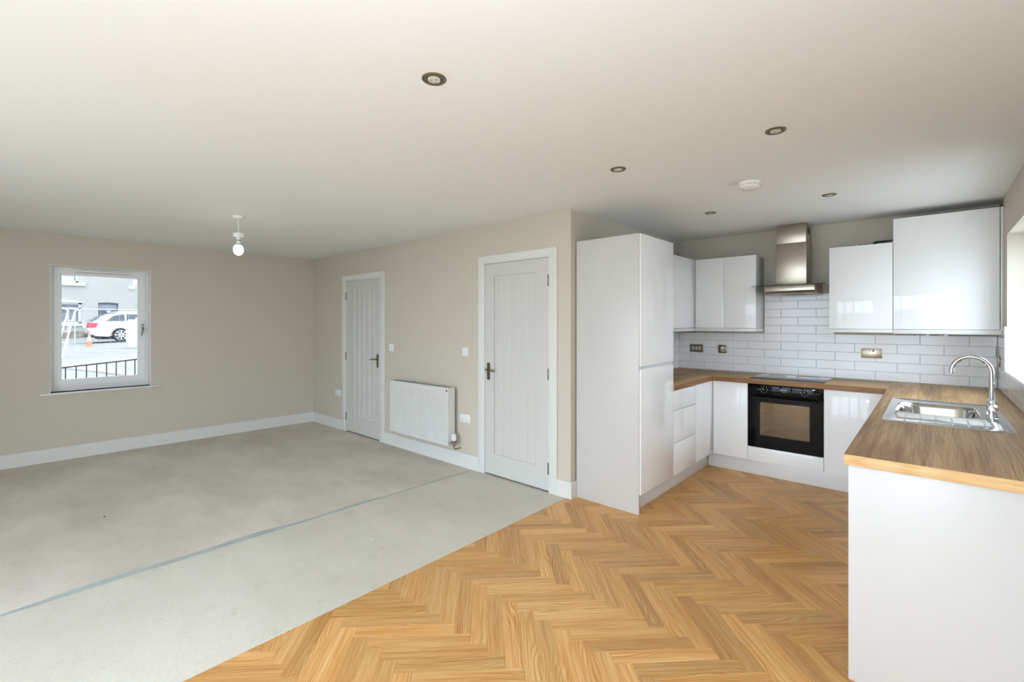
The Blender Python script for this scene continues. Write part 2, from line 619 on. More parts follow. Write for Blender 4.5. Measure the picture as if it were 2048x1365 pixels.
def area(poly):
    return abs(sum(poly[i][0] * poly[(i + 1) % len(poly)][1] - poly[(i + 1) % len(poly)][0] * poly[i][1] for i in range(len(poly)))) / 2


def plank_geo(bm, uvl, poly, place, off=(0, 0)):
    """poly: CCW outline in plank coordinates; place maps plank coordinates to mesh coordinates"""
    n = len(poly)
    cx = sum(p[0] for p in poly) / n
    cy = sum(p[1] for p in poly) / n
    g = 0.0002
    def ins(p, d):
        l = math.hypot(p[0] - cx, p[1] - cy) or 1
        k = max(0.0, 1 - d * 1.8 / l)
        return (cx + (p[0] - cx) * k, cy + (p[1] - cy) * k)
    rings = []
    for d, z in ((g, 0.001), (g, 0.0036), (g + 0.0006, 0.0042)):
        rings.append([(bm.verts.new((*place(*ins(p, d)), z)), p) for p in poly])
    def face(vs):
        f = bm.faces.new([v for v, _ in vs])
        for lp, (_, p) in zip(f.loops, vs):
            lp[uvl].uv = (p[0] + off[0], p[1] + off[1])
    for a, b in zip(rings, rings[1:]):
        for i in range(n):
            face([a[i], a[(i + 1) % n], b[(i + 1) % n], b[i]])
    face(rings[-1])


planks = []
for k in range(-70, 90):
    for m in range(-8, 9):
        bu, bv = k + 2 * PN * m, -k
        for (a0, a1, b0, b1, ang) in ((bu, bu + PN, bv, bv + 1, 45), (bu, bu + 1, bv - PN, bv, 135)):
            q = [uv2w(U0 + PW * a, V0 + PW * b) for a, b in ((a0, b0), (a1, b0), (a1, b1), (a0, b1))]
            if max(p[0] for p in q) < FX0 or min(p[0] for p in q) > FX1 or max(p[1] for p in q) < FY0 or min(p[1] for p in q) > FY1:
                continue
            p = clip(q)
            if len(p) < 3 or area(p) < 0.0003 or hidden(p):
                continue
            c = (sum(v[0] for v in q) / 4, sum(v[1] for v in q) / 4)
            planks.append((q, p, c, ang))
cl, fw = Vector((6.824, -3.188)), Vector((-math.sin(R(41.887)), math.cos(R(41.887))))
rtv = Vector((fw.y, -fw.x))


def in_view(c):
    d = Vector(c) - cl
    t = d.dot(fw)
    if t < 1.4:
        return False
    return abs(d.dot(rtv) / t) < 1.12 and t < 6.5


def key(pl):
    d = (Vector(pl[2]) - cl).length
    return d if in_view(pl[2]) else d + 100


planks.sort(key=key)
full_me = None
rest = bmesh.new()
rest_uv = rest.loops.layers.uv.new('UVMap')
for i, (q, p, c, ang) in enumerate(planks):
    ca, sa = math.cos(R(ang)), math.sin(R(ang))
    to_l = lambda x, y: ((x - c[0]) * ca + (y - c[1]) * sa, -(x - c[0]) * sa + (y - c[1]) * ca)
    whole = area(p) > area(q) * 0.999
    lp = [to_l(*v) for v in (q if whole else p)]
    if sum(lp[j][0] * lp[(j + 1) % len(lp)][1] - lp[(j + 1) % len(lp)][0] * lp[j][1] for j in range(len(lp))) < 0:
        lp = lp[::-1]
    if i < 300:
        if whole and full_me is not None:
            me = full_me
        else:
            b = bmesh.new()
            uvl = b.loops.layers.uv.new('UVMap')
            plank_geo(b, uvl, lp, lambda x, y: (x, y))
            me = bpy.data.meshes.new('plank')
            b.to_mesh(me); b.free()
            me.materials.append(M['oak'])
            if whole:
                full_me = me
        o = bpy.data.objects.new('plank', me)
        o.location = (c[0], c[1], 0)
        o.rotation_euler = (0, 0, R(ang))
        C.objects.link(o)
        o.parent = oakbase
    else:
        plank_geo(rest, rest_uv, lp, lambda x, y: (c[0] + x * ca - y * sa, c[1] + x * sa + y * ca))
if len(planks) > 300:
    me = bpy.data.meshes.new('plank_remainder')
    rest.to_mesh(me)
    o = link('plank_remainder', me, 'oak', oakbase, False)
    o['kind'] = 'stuff'
rest.free()

# ceiling: one slab over room and kitchen alcove
cb = bmesh.new()
P0 = [(-0.4, REAR_Y - 0.2), (7.6, REAR_Y - 0.2), (7.6, 0.0), (4.4, 0.0), (-0.4, 0.0)]
lo = [cb.verts.new((x, y, ceil_z(y))) for x, y in P0]
hi = [cb.verts.new((x, y, 2.62)) for x, y in P0]
K = [cb.verts.new((7.6, 2.5, ceil_z(2.5))), cb.verts.new((4.4, 2.5, ceil_z(2.5)))]
KH = [cb.verts.new((7.6, 2.5, 2.62)), cb.verts.new((4.4, 2.5, 2.62))]
X2 = [cb.verts.new((-0.4, 0.3, CEIL)), cb.verts.new((4.4, 0.3, ceil_z(0.3)))]
cb.faces.new(lo)
cb.faces.new([lo[3], lo[2], K[0], K[1]])
cb.faces.new(hi[::-1])
cb.faces.new([hi[3], hi[2], KH[0], KH[1]])
cb.faces.new([lo[4], lo[3], X2[1], X2[0]])
for a, b, c2, d in ((lo[0], lo[1], hi[1], hi[0]), (lo[1], lo[2], hi[2], hi[1]), (lo[2], K[0], KH[0], hi[2]), (K[0], K[1], KH[1], KH[0]), (K[1], lo[3], hi[3], KH[1]), (lo[4], lo[0], hi[0], hi[4]), (lo[3], lo[4], hi[4], hi[3])):
    cb.faces.new([a, b, c2, d])
bmesh.ops.recalc_face_normals(cb, faces=cb.faces[:])
me = bpy.data.meshes.new('ceiling')
cb.to_mesh(me); cb.free()
struct(link('ceiling', me, 'ceiling', None, False), 'plain white plastered ceiling', 'ceiling')

WA = (-2.775, -1.925, 0.72, 2.072)     # window in the left wall: y0, y1, z0, z1
wall_left = struct(slab_with_holes([REAR_Y - 0.2, 0.3], [-0.12, 2.5], [WA], lambda u, w2, d: shear(d, u, w2), -0.016, -0.30, 'wall_left', 'wall'), 'beige wall with the window to the street', 'wall')
DR1 = (0.915, 1.80, 0.0, 2.035)
DR2 = (3.575, 4.405, 0.0, 2.045)
wall_back = struct(slab_with_holes([-0.016, EX0], [-0.12, 2.45], [(DR1[0], DR1[1], -0.05, DR1[3]), (DR2[0], DR2[1], -0.05, DR2[3])], lambda u, w2, d: (u, d, w2), WY, 0.11, 'wall_back', 'wall'), 'beige wall with two white doors and a radiator', 'wall')
bx('light_stop', wall_back, 'dark', -0.2, EX0 - 0.03, 0.11, 0.16, -0.12, 2.45, 0)  # dark sheet added behind the doors to stop outside light leaking in
struct(MB().prism([(EX0, WY), (EX1, CY), (EX1, CY + 0.15), (4.45, CY + 0.15), (4.45, WY + 0.001)], 'z', -0.12, 2.46).build('wall_alcove', 'wall', None, False), 'short beige return wall behind the tall cabinet', 'wall')
wall_alcove = bpy.data.objects['wall_alcove']
wall_kitchen = struct(bx('wall_kitchen', None, 'wall', 4.45, 7.5, CY, CY + 0.2, -0.12, 2.50, 0), 'beige kitchen wall behind hob with white tile splashback', 'wall')
wall_right = struct(slab_with_holes([REAR_Y - 0.2, CY + 0.2], [-0.12, 2.5], [WIN_D], lambda u, w2, d: (d, u, w2), DX, DX + 0.32, 'wall_right', 'wall'), 'beige wall with the kitchen window over the sink', 'wall')
wall_front = struct(slab_with_holes([-0.4, 7.6], [-0.12, 2.5], [(PATIO[0], PATIO[1], 0.0, PATIO[2])], lambda u, w2, d: (u, d, w2), REAR_Y, REAR_Y - 0.3, 'wall_front', 'wall'), 'beige wall with wide glazed patio doors, opposite the kitchen', 'wall')

# baseboards
BH = 0.137


def bboard(name, pts, label):
    """run of skirting along pts (front face towards the left-hand side of travel)"""
    m = MB()
    prof = [(0, 0), (0.016, 0), (0.016, BH - 0.008), (0.011, BH), (0, BH)]
    pts = [Vector(p) for p in pts]
    rings = []
    for i, p in enumerate(pts):
        nrm = []
        if i > 0:
            d = (pts[i] - pts[i - 1]).normalized(); nrm.append(Vector((-d.y, d.x)))
        if i < len(pts) - 1:
            d = (pts[i + 1] - pts[i]).normalized(); nrm.append(Vector((-d.y, d.x)))
        nn = sum(nrm, Vector((0, 0))).normalized()
        k = 1 / max(0.3, nn.dot(nrm[0]))
        rings.append([m.bm.verts.new((p.x + nn.x * a * k, p.y + nn.y * a * k, z)) for a, z in prof])
    for a, b in zip(rings, rings[1:]):
        for j in range(len(prof)):
            m.bm.faces.new((a[j], a[(j + 1) % len(prof)], b[(j + 1) % len(prof)], b[j]))
    m.bm.faces.new(rings[0]); m.bm.faces.new(rings[-1][::-1])
    bmesh.ops.recalc_face_normals(m.bm, faces=m.bm.faces[:])
    return struct(m.build(name, 'trim', None, False), label, 'baseboard')


def sx(x, y):
    return shear(x, y, 0)[:2]


bboard('baseboard_left', [(0.858, WY), (-0.0157, WY), sx(-0.016, REAR_Y)], 'white skirting board along the window wall and into the corner')
bboard('baseboard_back', [(3.52, WY), (1.88, WY)], 'white skirting board under the radiator between the doors')
bboard('baseboard_corner', [(EX0 - 0.0003, 0.082), (EX0, WY), (4.472, WY)], 'short white skirting board beside the tall cabinet')
bboard('baseboard_right', [(DX, REAR_Y + 0.0), (DX, -0.845)], 'white skirting board along the right wall')


# ------------------------------------------------------------------ doors
def rounded_plate(m, cx, cz, w, h, y0, y1, r, n=6):
    pts = []
    for sx_, sz_, a0 in ((1, 1, 0), (-1, 1, 90), (-1, -1, 180), (1, -1, 270)):
        for i in range(n + 1):
            a = R(a0 + 90 * i / n)
            pts.append((cx + sx_ * (w / 2 - r) + r * math.cos(a), cz + sz_ * (h / 2 - r) + r * math.sin(a)))
    m.prism(pts, 'y', y0, y1)
    return m


def make_door(name, dr, arch, leaf, grooves, gz, hinge_x, hinge_z, handle, lever_dir, label):
    d = empty(name, ((dr[0] + dr[1]) / 2, WY, 0))
    struct(d, label, 'door')
    ax0, ax1, atop = arch
    yf = -0.002
    # architrave: three mitred boards with a rounded inner edge
    aw0, aw1, ah = leaf[0] - 0.014 - ax0, ax1 - leaf[1] - 0.012, atop - leaf[3] - 0.014
    for nm, poly in (('architrave', [(ax0, 0), (ax0 + aw0, 0), (ax0 + aw0, atop - ah), (ax0, atop)]),
                     ('architrave', [(ax1 - aw1, 0), (ax1, 0), (ax1, atop), (ax1 - aw1, atop - ah)]),
                     ('architrave', [(ax0, atop), (ax0 + aw0, atop - ah), (ax1 - aw1, atop - ah), (ax1, atop)])):
        MB().prism(poly, 'y', yf, WY + 0.0005, 0.003, 2).build(nm, 'trim', d)
    # jamb lining inside the opening
    for x0, x1 in ((dr[0], leaf[0] - 0.003), (leaf[1] + 0.003, dr[1])):
        bx('jamb', d, 'trim', x0, x1, 0.004, 0.10, 0, leaf[3] + 0.003, 0.001, 1)
    bx('jamb', d, 'trim', dr[0], dr[1], 0.004, 0.10, leaf[3] + 0.003, dr[3], 0.001, 1)
    # leaf: stiles and rails in one frame, five boards with V-joints between
    lx0, lx1, lz0, lz1 = leaf
    y0, y1 = 0.010, 0.045
    b = slab_with_holes([lx0, lx1], [lz0, lz1], [(grooves[0], grooves[-1], gz[0], gz[1])], lambda u, w2, dd: (u, dd, w2), y0, y1, 'door_leaf', 'doorwhite', d)
    bx('core_sheet', b, 'doorwhite', grooves[0] - 0.002, grooves[-1] + 0.002, y0 + 0.0085, y0 + 0.02, gz[0] - 0.002, gz[1] + 0.002, 0)
    for g0, g1 in zip(grooves, grooves[1:]):
        m = MB()
        c = 0.0075
        xs = [(g0 + 0.0008, y0 + 0.009), (g0 + 0.0008, y0 + c), (g0 + 0.0008 + c, y0 + 0.0004), (g1 - 0.0008 - c, y0 + 0.0004), (g1 - 0.0008, y0 + c), (g1 - 0.0008, y0 + 0.009)]
        m.prism(xs, 'z', gz[0] + 0.0015, gz[1] - 0.0015)
        m.build('board', 'doorwhite', b, False)
    for hz in hinge_z:
        m = MB().lathe([(0.0055, hz - 0.05), (0.0055, hz + 0.05)], (hinge_x, y0 - 0.004, 0), 'z', 12)
        h = m.build('hinge', 'hinge', d)
        bx('hinge_plate', h, 'nickel', hinge_x - 0.012, hinge_x + 0.012, y0 - 0.003, y0 + 0.001, hz - 0.05, hz + 0.05, 0.0005, 1)
    hx, hz0, hz1, lz = handle
    pl = rounded_plate(MB(), hx, (hz0 + hz1) / 2, 0.036, hz1 - hz0, y0 - 0.007, y0, 0.014).build('handle_plate', 'nickeldark', d)
    s = lever_dir
    m = MB()
    m.tube([(hx, y0 - 0.004, lz), (hx, y0 - 0.035, lz), (hx + s * 0.006, y0 - 0.045, lz), (hx + s * 0.03, y0 - 0.048, lz + 0.003), (hx + s * 0.06, y0 - 0.048, lz + 0.001), (hx + s * 0.09, y0 - 0.047, lz - 0.006), (hx + s * 0.112, y0 - 0.046, lz - 0.008), (hx + s * 0.12, y0 - 0.044, lz - 0.002)],
           [0.010, 0.010, 0.0095, 0.0085, 0.0075, 0.007, 0.0065, 0.004], 12)
    m.build('lever', 'nickeldark', pl)
    for z in (hz0 + 0.012, hz1 - 0.012):
        MB().lathe([(0.0045, y0 - 0.0085), (0.0045, y0 - 0.0065)], (hx, 0, z), 'y', 10).build('screw', 'hinge', pl)
    return d


make_door('door_1', DR1, (0.858, 1.88, 2.092), (0.951, 1.765, 0.015, 2.012), [1.056, 1.178, 1.296, 1.418, 1.535, 1.655], (0.21, 1.905), 0.948, (0.206, 1.016, 1.819), (1.722, 0.905, 1.072, 1.008), -1, 'white boarded door beside the room corner, hinged on its left')
make_door('door_2', DR2, (3.52, 4.472, 2.104), (3.605, 4.378, 0.015, 2.025), [3.727, 3.83, 3.933, 4.036, 4.139, 4.241], (0.21, 1.906), 4.38, (0.206, 1.018, 1.826), (3.655, 0.913, 1.077, 1.012), 1, 'white boarded door between the radiator and the tall cabinet')

# ------------------------------------------------------------------ left window
w1 = empty('window_1', shear(-0.016, -2.35, 0.72))
struct(w1, 'white casement window looking out to the street and parked car', 'window')


def wbox(name, mat_, parent, y0, y1, z0, z1, xa, xb, bev=0.002):
    return MB().box(xb, xa, y0, y1, z0, z1, bev, 2).map(shear).build(name, mat_, parent)


RX = -0.135     # front of the frame
fy0, fy1, fz0, fz1 = WA
# lining of the reveal, painted white
for nm, a in (('reveal_lining', (fy1 - 0.006, fy1, fz0, fz1)), ('reveal_lining', (fy0, fy0 + 0.006, fz0, fz1)), ('reveal_lining', (fy0, fy1, fz1 - 0.006, fz1))):
    wbox(nm, 'trim', w1, *a, -0.0165, RX, 0)
o = slab_with_holes([fy0 + 0.006, fy1 - 0.006], [fz0, fz1 - 0.006], [(fy0 + 0.045, fy1 - 0.045, fz0 + 0.06, fz1 - 0.045)], lambda u, w2, d: shear(d, u, w2), RX, RX - 0.07, 'window_frame', 'upvc', w1)
S0, S1, SZ0, SZ1 = fy0 + 0.036, fy1 - 0.036, fz0 + 0.05, fz1 - 0.036
G0, G1, GZ0, GZ1 = fy0 + 0.085, fy1 - 0.095, fz0 + 0.115, fz1 - 0.08
sash = slab_with_holes([S0, S1], [SZ0, SZ1], [(G0, G1, GZ0, GZ1)], lambda u, w2, d: shear(d, u, w2), RX + 0.014, RX - 0.05, 'sash', 'upvc', w1)
wbox('pane', 'glasstint', sash, G0 - 0.005, G1 + 0.005, GZ0 - 0.005, GZ1 + 0.005, RX - 0.012, RX - 0.016, 0)
for nm, a in (('glazing_bead', (G0 - 0.001, G0 + 0.012, GZ0, GZ1)), ('glazing_bead', (G1 - 0.012, G1 + 0.001, GZ0, GZ1)), ('glazing_bead', (G0, G1, GZ0 - 0.001, GZ0 + 0.012)), ('glazing_bead', (G0, G1, GZ1 - 0.012, GZ1 + 0.001))):
    wbox(nm, 'upvc', sash, *a, RX + 0.004, RX - 0.012, 0.003)
vent = wbox('trickle_vent', 'upvc', w1, fy0 + 0.20, fy1 - 0.17, fz1 - 0.052, fz1 - 0.03, RX + 0.034, RX + 0.012, 0.004)
wbox('vent_slot', 'dark', vent, fy0 + 0.215, fy1 - 0.185, fz1 - 0.0535, fz1 - 0.0505, RX + 0.030, RX + 0.016, 0)
hp = wbox('window_handle', 'nickel', w1, fy1 - 0.072, fy1 - 0.052, 1.385, 1.45, RX + 0.028, RX + 0.013, 0.004)
MB().tube([(RX + 0.03, fy1 - 0.062, 1.40), (RX + 0.055, fy1 - 0.062, 1.40), (RX + 0.058, fy1 - 0.065, 1.38), (RX + 0.056, fy1 - 0.078, 1.31)], [0.008, 0.008, 0.008, 0.006], 10).map(shear).build('handle_lever', 'hinge', hp)
wbox('window_sill', 'trim', w1, fy0 - 0.075, fy1 + 0.095, fz0 - 0.022, fz0, 0.012, RX, 0.005)

# ------------------------------------------------------------------ patio doors and kitchen window (light sources of the room)
pt = empty('window_3', ((PATIO[0] + PATIO[1]) / 2, REAR_Y, 0))
struct(pt, 'wide white patio doors behind the viewpoint', 'window')
npan = 4
pw = (PATIO[1] - PATIO[0]) / npan
for i in range(npan):
    a, b = PATIO[0] + i * pw, PATIO[0] + (i + 1) * pw
    s = slab_with_holes([a + 0.002, b - 0.002], [0.0, PATIO[2]], [(a + 0.07, b - 0.07, 0.1, PATIO[2] - 0.07)], lambda u, w2, d: (u, d, w2), REAR_Y - 0.10, REAR_Y - 0.16, 'door_panel', 'upvc', pt)
    bx('pane', s, 'glass', a + 0.065, b - 0.065, REAR_Y - 0.132, REAR_Y - 0.128, 0.095, PATIO[2] - 0.065, 0)
kw = empty('window_2', (DX + 0.2, (WIN_D[0] + WIN_D[1]) / 2, WIN_D[2]))
struct(kw, 'white kitchen window above the sink', 'window')
ym = (WIN_D[0] + WIN_D[1]) / 2
for a, b in ((WIN_D[0], ym), (ym, WIN_D[1])):
    s = slab_with_holes([a, b], [WIN_D[2], WIN_D[3]], [(a + 0.06, b - 0.06, WIN_D[2] + 0.06, WIN_D[3] - 0.06)], lambda u, w2, d: (d, u, w2), DX + 0.16, DX + 0.23, 'window_frame', 'upvc', kw)
    bx('pane', s, 'glass', DX + 0.193, DX + 0.197, a + 0.055, b - 0.055, WIN_D[2] + 0.055, WIN_D[3] - 0.055, 0)

# ------------------------------------------------------------------ wall tiles
TW, TH, TG = 0.3118, 0.0847, 0.0028
TZ0 = 0.925
TILE = {}


def tile_mesh(w, h, t):
    k = (round(w, 4), round(h, 4))
    if k not in TILE:
        m = MB().box(-w / 2, w / 2, 0, t, -h / 2, h / 2)
        front = [e for e in m.bm.edges if all(abs(v.co.y) < 1e-6 for v in e.verts)]
        bmesh.ops.bevel(m.bm, geom=front, offset=0.0014, segments=1, affect='EDGES', profile=0.5)
        me = bpy.data.meshes.new('tile')
        m.bm.to_mesh(me); m.bm.free()
        me.materials.append(M['tile'])
        finish(me, False)
        TILE[k] = me
    return TILE[k]


def tile_run(parent, org, rotz, u0, u1, rows, first_joint, thick=0.009):
    """tiles along local +x from u0 to u1, front towards local -y; rows are (z0, z1, odd)"""
    ca, sa = math.cos(rotz), math.sin(rotz)
    jr = random.Random(11)
    for z0, z1, odd in rows:
        j = first_joint + (TW / 2 if odd else 0)
        while j > u0:
            j -= TW
        while j < u1:
            a, b = max(u0, j), min(u1, j + TW)
            j += TW
            if b - a < 0.012:
                continue
            o = bpy.data.objects.new('tile', tile_mesh(b - a - TG, z1 - z0 - TG, thick))
            uc = (a + b) / 2
            lean = jr.uniform(-1, 1) * 0.0004
            o.location = (org[0] + uc * ca - lean * sa, org[1] + uc * sa + lean * ca, (z0 + z1) / 2)
            o.rotation_euler = (jr.uniform(-0.0012, 0.0012), 0, rotz + jr.uniform(-0.001, 0.001))
            C.objects.link(o)
            o.parent = parent


ROWZ = [TZ0 + TH * i for i in range(11)]
rows = [(ROWZ[i], ROWZ[i + 1], i % 2 == 1) for i in range(10)]
bx('grout_bed', wall_kitchen, 'grout', EX1 + 0.005, DX - 0.002, 2.304, CY + 0.001, TZ0 - 0.004, ROWZ[5], 0)
bx('grout_bed', wall_kitchen, 'grout', 5.50, 6.126, 2.304, CY + 0.001, ROWZ[5], ROWZ[10] - 0.02, 0)
tile_run(wall_kitchen, (0, 2.2985, 0), 0, 4.581, 7.226, rows[:5], 4.881)
tile_run(wall_kitchen, (0, 2.2985, 0), 0, 5.505, 6.122, rows[5:9] + [(ROWZ[9], ROWZ[10] - 0.02, True)], 4.881)
# right wall: local x runs from the corner towards the camera (-y), front faces -x
rz = R(-90)
bx('grout_bed', wall_right, 'grout', DX - 0.006, DX + 0.001, -0.85, 2.30, TZ0 - 0.004, ROWZ[2], 0)
bx('grout_bed', wall_right, 'grout', DX - 0.006, DX + 0.001, WIN_D[1], 2.30, ROWZ[2], ROWZ[6], 0)
tile_run(wall_right, (DX - 0.0115, 2.2985, 0), rz, 0.0, 3.12, rows[:2], 0.16)
tile_run(wall_right, (DX - 0.0115, 2.2985, 0), rz, 0.0, 0.49, rows[2:6], 0.16)
# reveal and sill of the kitchen window
tile_run(wall_right, (0, WIN_D[1] - 0.010, 0), 0, DX - 0.010, DX + 0.16, rows[2:6], DX - 0.01)
bx('sill_tile', wall_right, 'tile', DX - 0.012, DX + 0.16, WIN_D[0] + 0.002, WIN_D[1] - 0.012, WIN_D[2], WIN_D[2] + 0.009, 0.002)
bx('tile_trim', wall_right, 'trim', DX - 0.0135, DX - 0.010, WIN_D[1] - 0.013, WIN_D[1] - 0.0095, WIN_D[2], ROWZ[6], 0.001, 1)
# alcove return: local x runs along +y, front faces +x
rz = R(90) + math.atan2(EX0 - EX1, CY - WY)
bx('grout_bed', wall_alcove, 'grout', EX1 + 0.004, EX1 + 0.013, 1.6, 2.30, TZ0 - 0.004, ROWZ[5], 0)
tile_run(wall_alcove, (EX0 + 0.0155, WY, 0), rz, 1.58, 2.283, rows[:5], 1.62)

# ------------------------------------------------------------------ kitchen: tall cabinet
WTZ0, WTZ = 0.883, 0.925
t = thing('tall_cabinet', (4.9, 0.4, 0), 'tall white gloss larder cabinet standing at the wall end', 'cabinet')
bx('side_panel', t, 'carcass', 4.615, 5.178, 0.083, 0.101, 0.0, 2.14, 0.001)
bx('body', t, 'carcass', 4.615, 5.166, 0.1015, 0.698, 0.15, 2.136, 0.001)


def gloss_door_x(parent, name, x0, x1, y0, y1, z0, z1, jtop=False, jbot=False):
    """door facing +x; a J-shaped finger pull is cut into its top or bottom edge"""
    pr = [(x0, z0), (x1, z0), (x1, z1), (x0, z1)]
    if jtop:
        pr = [(x0, z0), (x1, z0), (x1, z1 - 0.006), (x1 - 0.004, z1), (x1 - 0.007, z1), (x1 - 0.010, z1 - 0.014), (x0 + 0.002, z1 - 0.028), (x0, z1 - 0.028)]
    if jbot:
        pr = [(x0, z0 + 0.028), (x0 + 0.002, z0 + 0.028), (x1 - 0.010, z0 + 0.014), (x1 - 0.007, z0), (x1 - 0.004, z0), (x1, z0 + 0.006), (x1, z1), (x0, z1)]
    return MB().prism([(a, b) for a, b in pr], 'y', y0, y1, 0.0012, 2).build(name, 'gloss', parent)


def gloss_door_y(parent, name, x0, x1, y0, y1, z0, z1, jtop=False, jbot=False):
    """door facing -y (front at y0)"""
    pr = [(y1, z0), (y0, z0), (y0, z1), (y1, z1)]
    if jtop:
        pr = [(y1, z0), (y0, z0), (y0, z1 - 0.006), (y0 + 0.004, z1), (y0 + 0.007, z1), (y0 + 0.010, z1 - 0.014), (y1 - 0.002, z1 - 0.028), (y1, z1 - 0.028)]
    if jbot:
        pr = [(y1, z0 + 0.028), (y1 - 0.002, z0 + 0.028), (y0 + 0.010, z0 + 0.014), (y0 + 0.007, z0), (y0 + 0.004, z0), (y0, z0 + 0.006), (y0, z1), (y1, z1)]
    return MB().prism(pr, 'x', x0, x1, 0.0012, 2).build(name, 'gloss', parent)


gloss_door_x(t, 'door', 5.169, 5.190, 0.096, 0.694, 1.126, 2.139, jbot=True)
gloss_door_x(t, 'door', 5.169, 5.190, 0.096, 0.694, 0.153, 1.108, jtop=True)
bx('finger_rail', t, 'plinth', 5.150, 5.172, 0.1015, 0.708, 1.072, 1.123, 0.001)

# plinth boards
p = tag(bx('plinth', None, 'plinth', 5.103, 5.121, 0.102, 1.722, 0.0, 0.150, 0.001), 'white plinth board under the tall cabinet and drawers', 'plinth')
p = tag(bx('plinth', None, 'plinth', 5.124, 6.60, 1.722, 1.740, 0.0, 0.146, 0.001), 'white plinth board under the oven and its neighbours', 'plinth')
p = tag(bx('plinth', None, 'plinth', 6.622, 6.640, -0.80, 1.72, 0.0, 0.146, 0.001), 'white plinth board along the sink run', 'plinth')

# drawer cabinet and corner filler
t = thing('drawer_cabinet', (4.9, 0.95, 0), 'white gloss three-drawer base cabinet next to the tall cabinet', 'cabinet')
bx('body', t, 'carcass', 4.62, 5.166, 0.700, 1.206, 0.15, WTZ0 - 0.001, 0.001)
for z0, z1 in ((0.153, 0.424), (0.430, 0.702), (0.708, WTZ0 - 0.006)):
    gloss_door_x(t, 'drawer', 5.169, 5.190, 0.698, 1.203, z0, z1, jtop=True)
bx('finger_rail', t, 'plinth', 5.160, 5.1672, 0.70, 1.203, 0.69, 0.712, 0.0005, 1)
bx('finger_rail', t, 'plinth', 5.160, 5.1672, 0.70, 1.203, 0.41, 0.434, 0.0005, 1)
t = thing('corner_cabinet', (4.9, 1.7, 0), 'white gloss blank corner base cabinet between drawers and oven run', 'cabinet')
bx('body', t, 'carcass', 4.62, 5.166, 1.208, 2.29, 0.15, WTZ0 - 0.001, 0.001)
gloss_door_x(t, 'corner_panel', 5.169, 5.190, 1.2055, 1.662, 0.153, WTZ0 - 0.004)
t = thing('base_cabinet', (5.35, 1.98, 0), 'narrow white gloss base cabinet left of the black oven', 'cabinet')
bx('body', t, 'carcass', 5.192, 5.512, 1.688, 2.29, 0.15, WTZ0 - 0.001, 0.001)
gloss_door_y(t, 'door', 5.1915, 5.5125, 1.664, 1.685, 0.149, WTZ0 - 0.004)
t = thing('oven_housing', (5.82, 1.98, 0), 'white gloss housing panel beneath the black oven', 'cabinet')
bx('side', t, 'carcass', 5.514, 5.519, 1.70, 2.29, 0.15, WTZ0 - 0.001, 0.0005, 1)
bx('side', t, 'carcass', 6.124, 6.129, 1.70, 2.29, 0.15, WTZ0 - 0.001, 0.0005, 1)
bx('base', t, 'carcass', 5.519, 6.124, 1.70, 2.29, 0.15, 0.278, 0.0005, 1)
gloss_door_y(t, 'panel', 5.5155, 6.1255, 1.664, 1.685, 0.149, 0.280)
t = thing('base_cabinet', (6.36, 1.98, 0), 'white gloss base cabinet right of the oven, against the sink run', 'cabinet')
bx('body', t, 'carcass', 6.131, 6.60, 1.688, 2.29, 0.15, WTZ0 - 0.001, 0.001)
gloss_door_y(t, 'door', 6.1285, 6.578, 1.664, 1.685, 0.149, WTZ0 - 0.004)

# sink run, its end panel faces the camera
t = thing('sink_cabinet', (6.9, 0.5, 0), 'white base cabinet run under the sink with plain white end panel', 'cabinet')
bx('end_panel', t, 'carcass', 6.572, 7.236, -0.846, -0.828, 0.0, WTZ0 - 0.0005, 0.001)
bx('body', t, 'carcass', 6.604, 6.62, -0.826, 1.66, 0.15, WTZ0 - 0.001, 0.001)
for y0, y1 in ((-0.824, -0.228), (-0.224, 0.372), (0.376, 0.972), (0.976, 1.655)):
    MB().box(6.581, 6.602, y0, y1, 0.150, WTZ0 - 0.006, 0.0015, 2).build('door', 'gloss', t)

# ------------------------------------------------------------------ worktop
wt = thing('worktop', (5.8, 2.0, WTZ0), 'U-shaped oak-effect worktop with light edging around the kitchen', 'worktop')


def ww(name, poly, material, grain_y=False):
    m = MB().prism(poly, 'z', WTZ0, WTZ, 0.0015, 2)
    if not grain_y:
        return m.build(name, material, wt)
    # built with its grain along local x, then turned a quarter
    m.map(lambda x, y, z: (y, -x, z))
    o = m.build(name, material, wt)
    o.rotation_euler = (0, 0, R(90))
    o.location = wt.location * 0
    return o


WFY = 1.650       # front edge of the back run
WFX = 6.559       # inner edge of the sink run
ww('worktop_section', [(4.605, 0.70), (5.196, 0.70), (5.196, WFY - 0.002), (4.575, WFY - 0.002)], 'top_y', True)
ww('worktop_section', [(4.575, WFY), (WFX - 0.001, WFY), (WFX - 0.001, 2.2975), (4.58, 2.2975)], 'top_x')
# sink run with the bowl cut out: two end slabs and two rails around the sink, one connected ring
SK = (6.618, 7.136, 0.085, 1.095)
CUT = (SK[0] + 0.03, SK[1] - 0.03, SK[2] + 0.03, SK[3] - 0.03)
o = slab_with_holes([WFX, 7.2275], [-0.861, 2.2975], [CUT], lambda u, w2, d: (w2, -u, d), WTZ, WTZ0, 'worktop_section', 'top_y')
o.rotation_euler = (0, 0, R(90))
attach(o, wt)
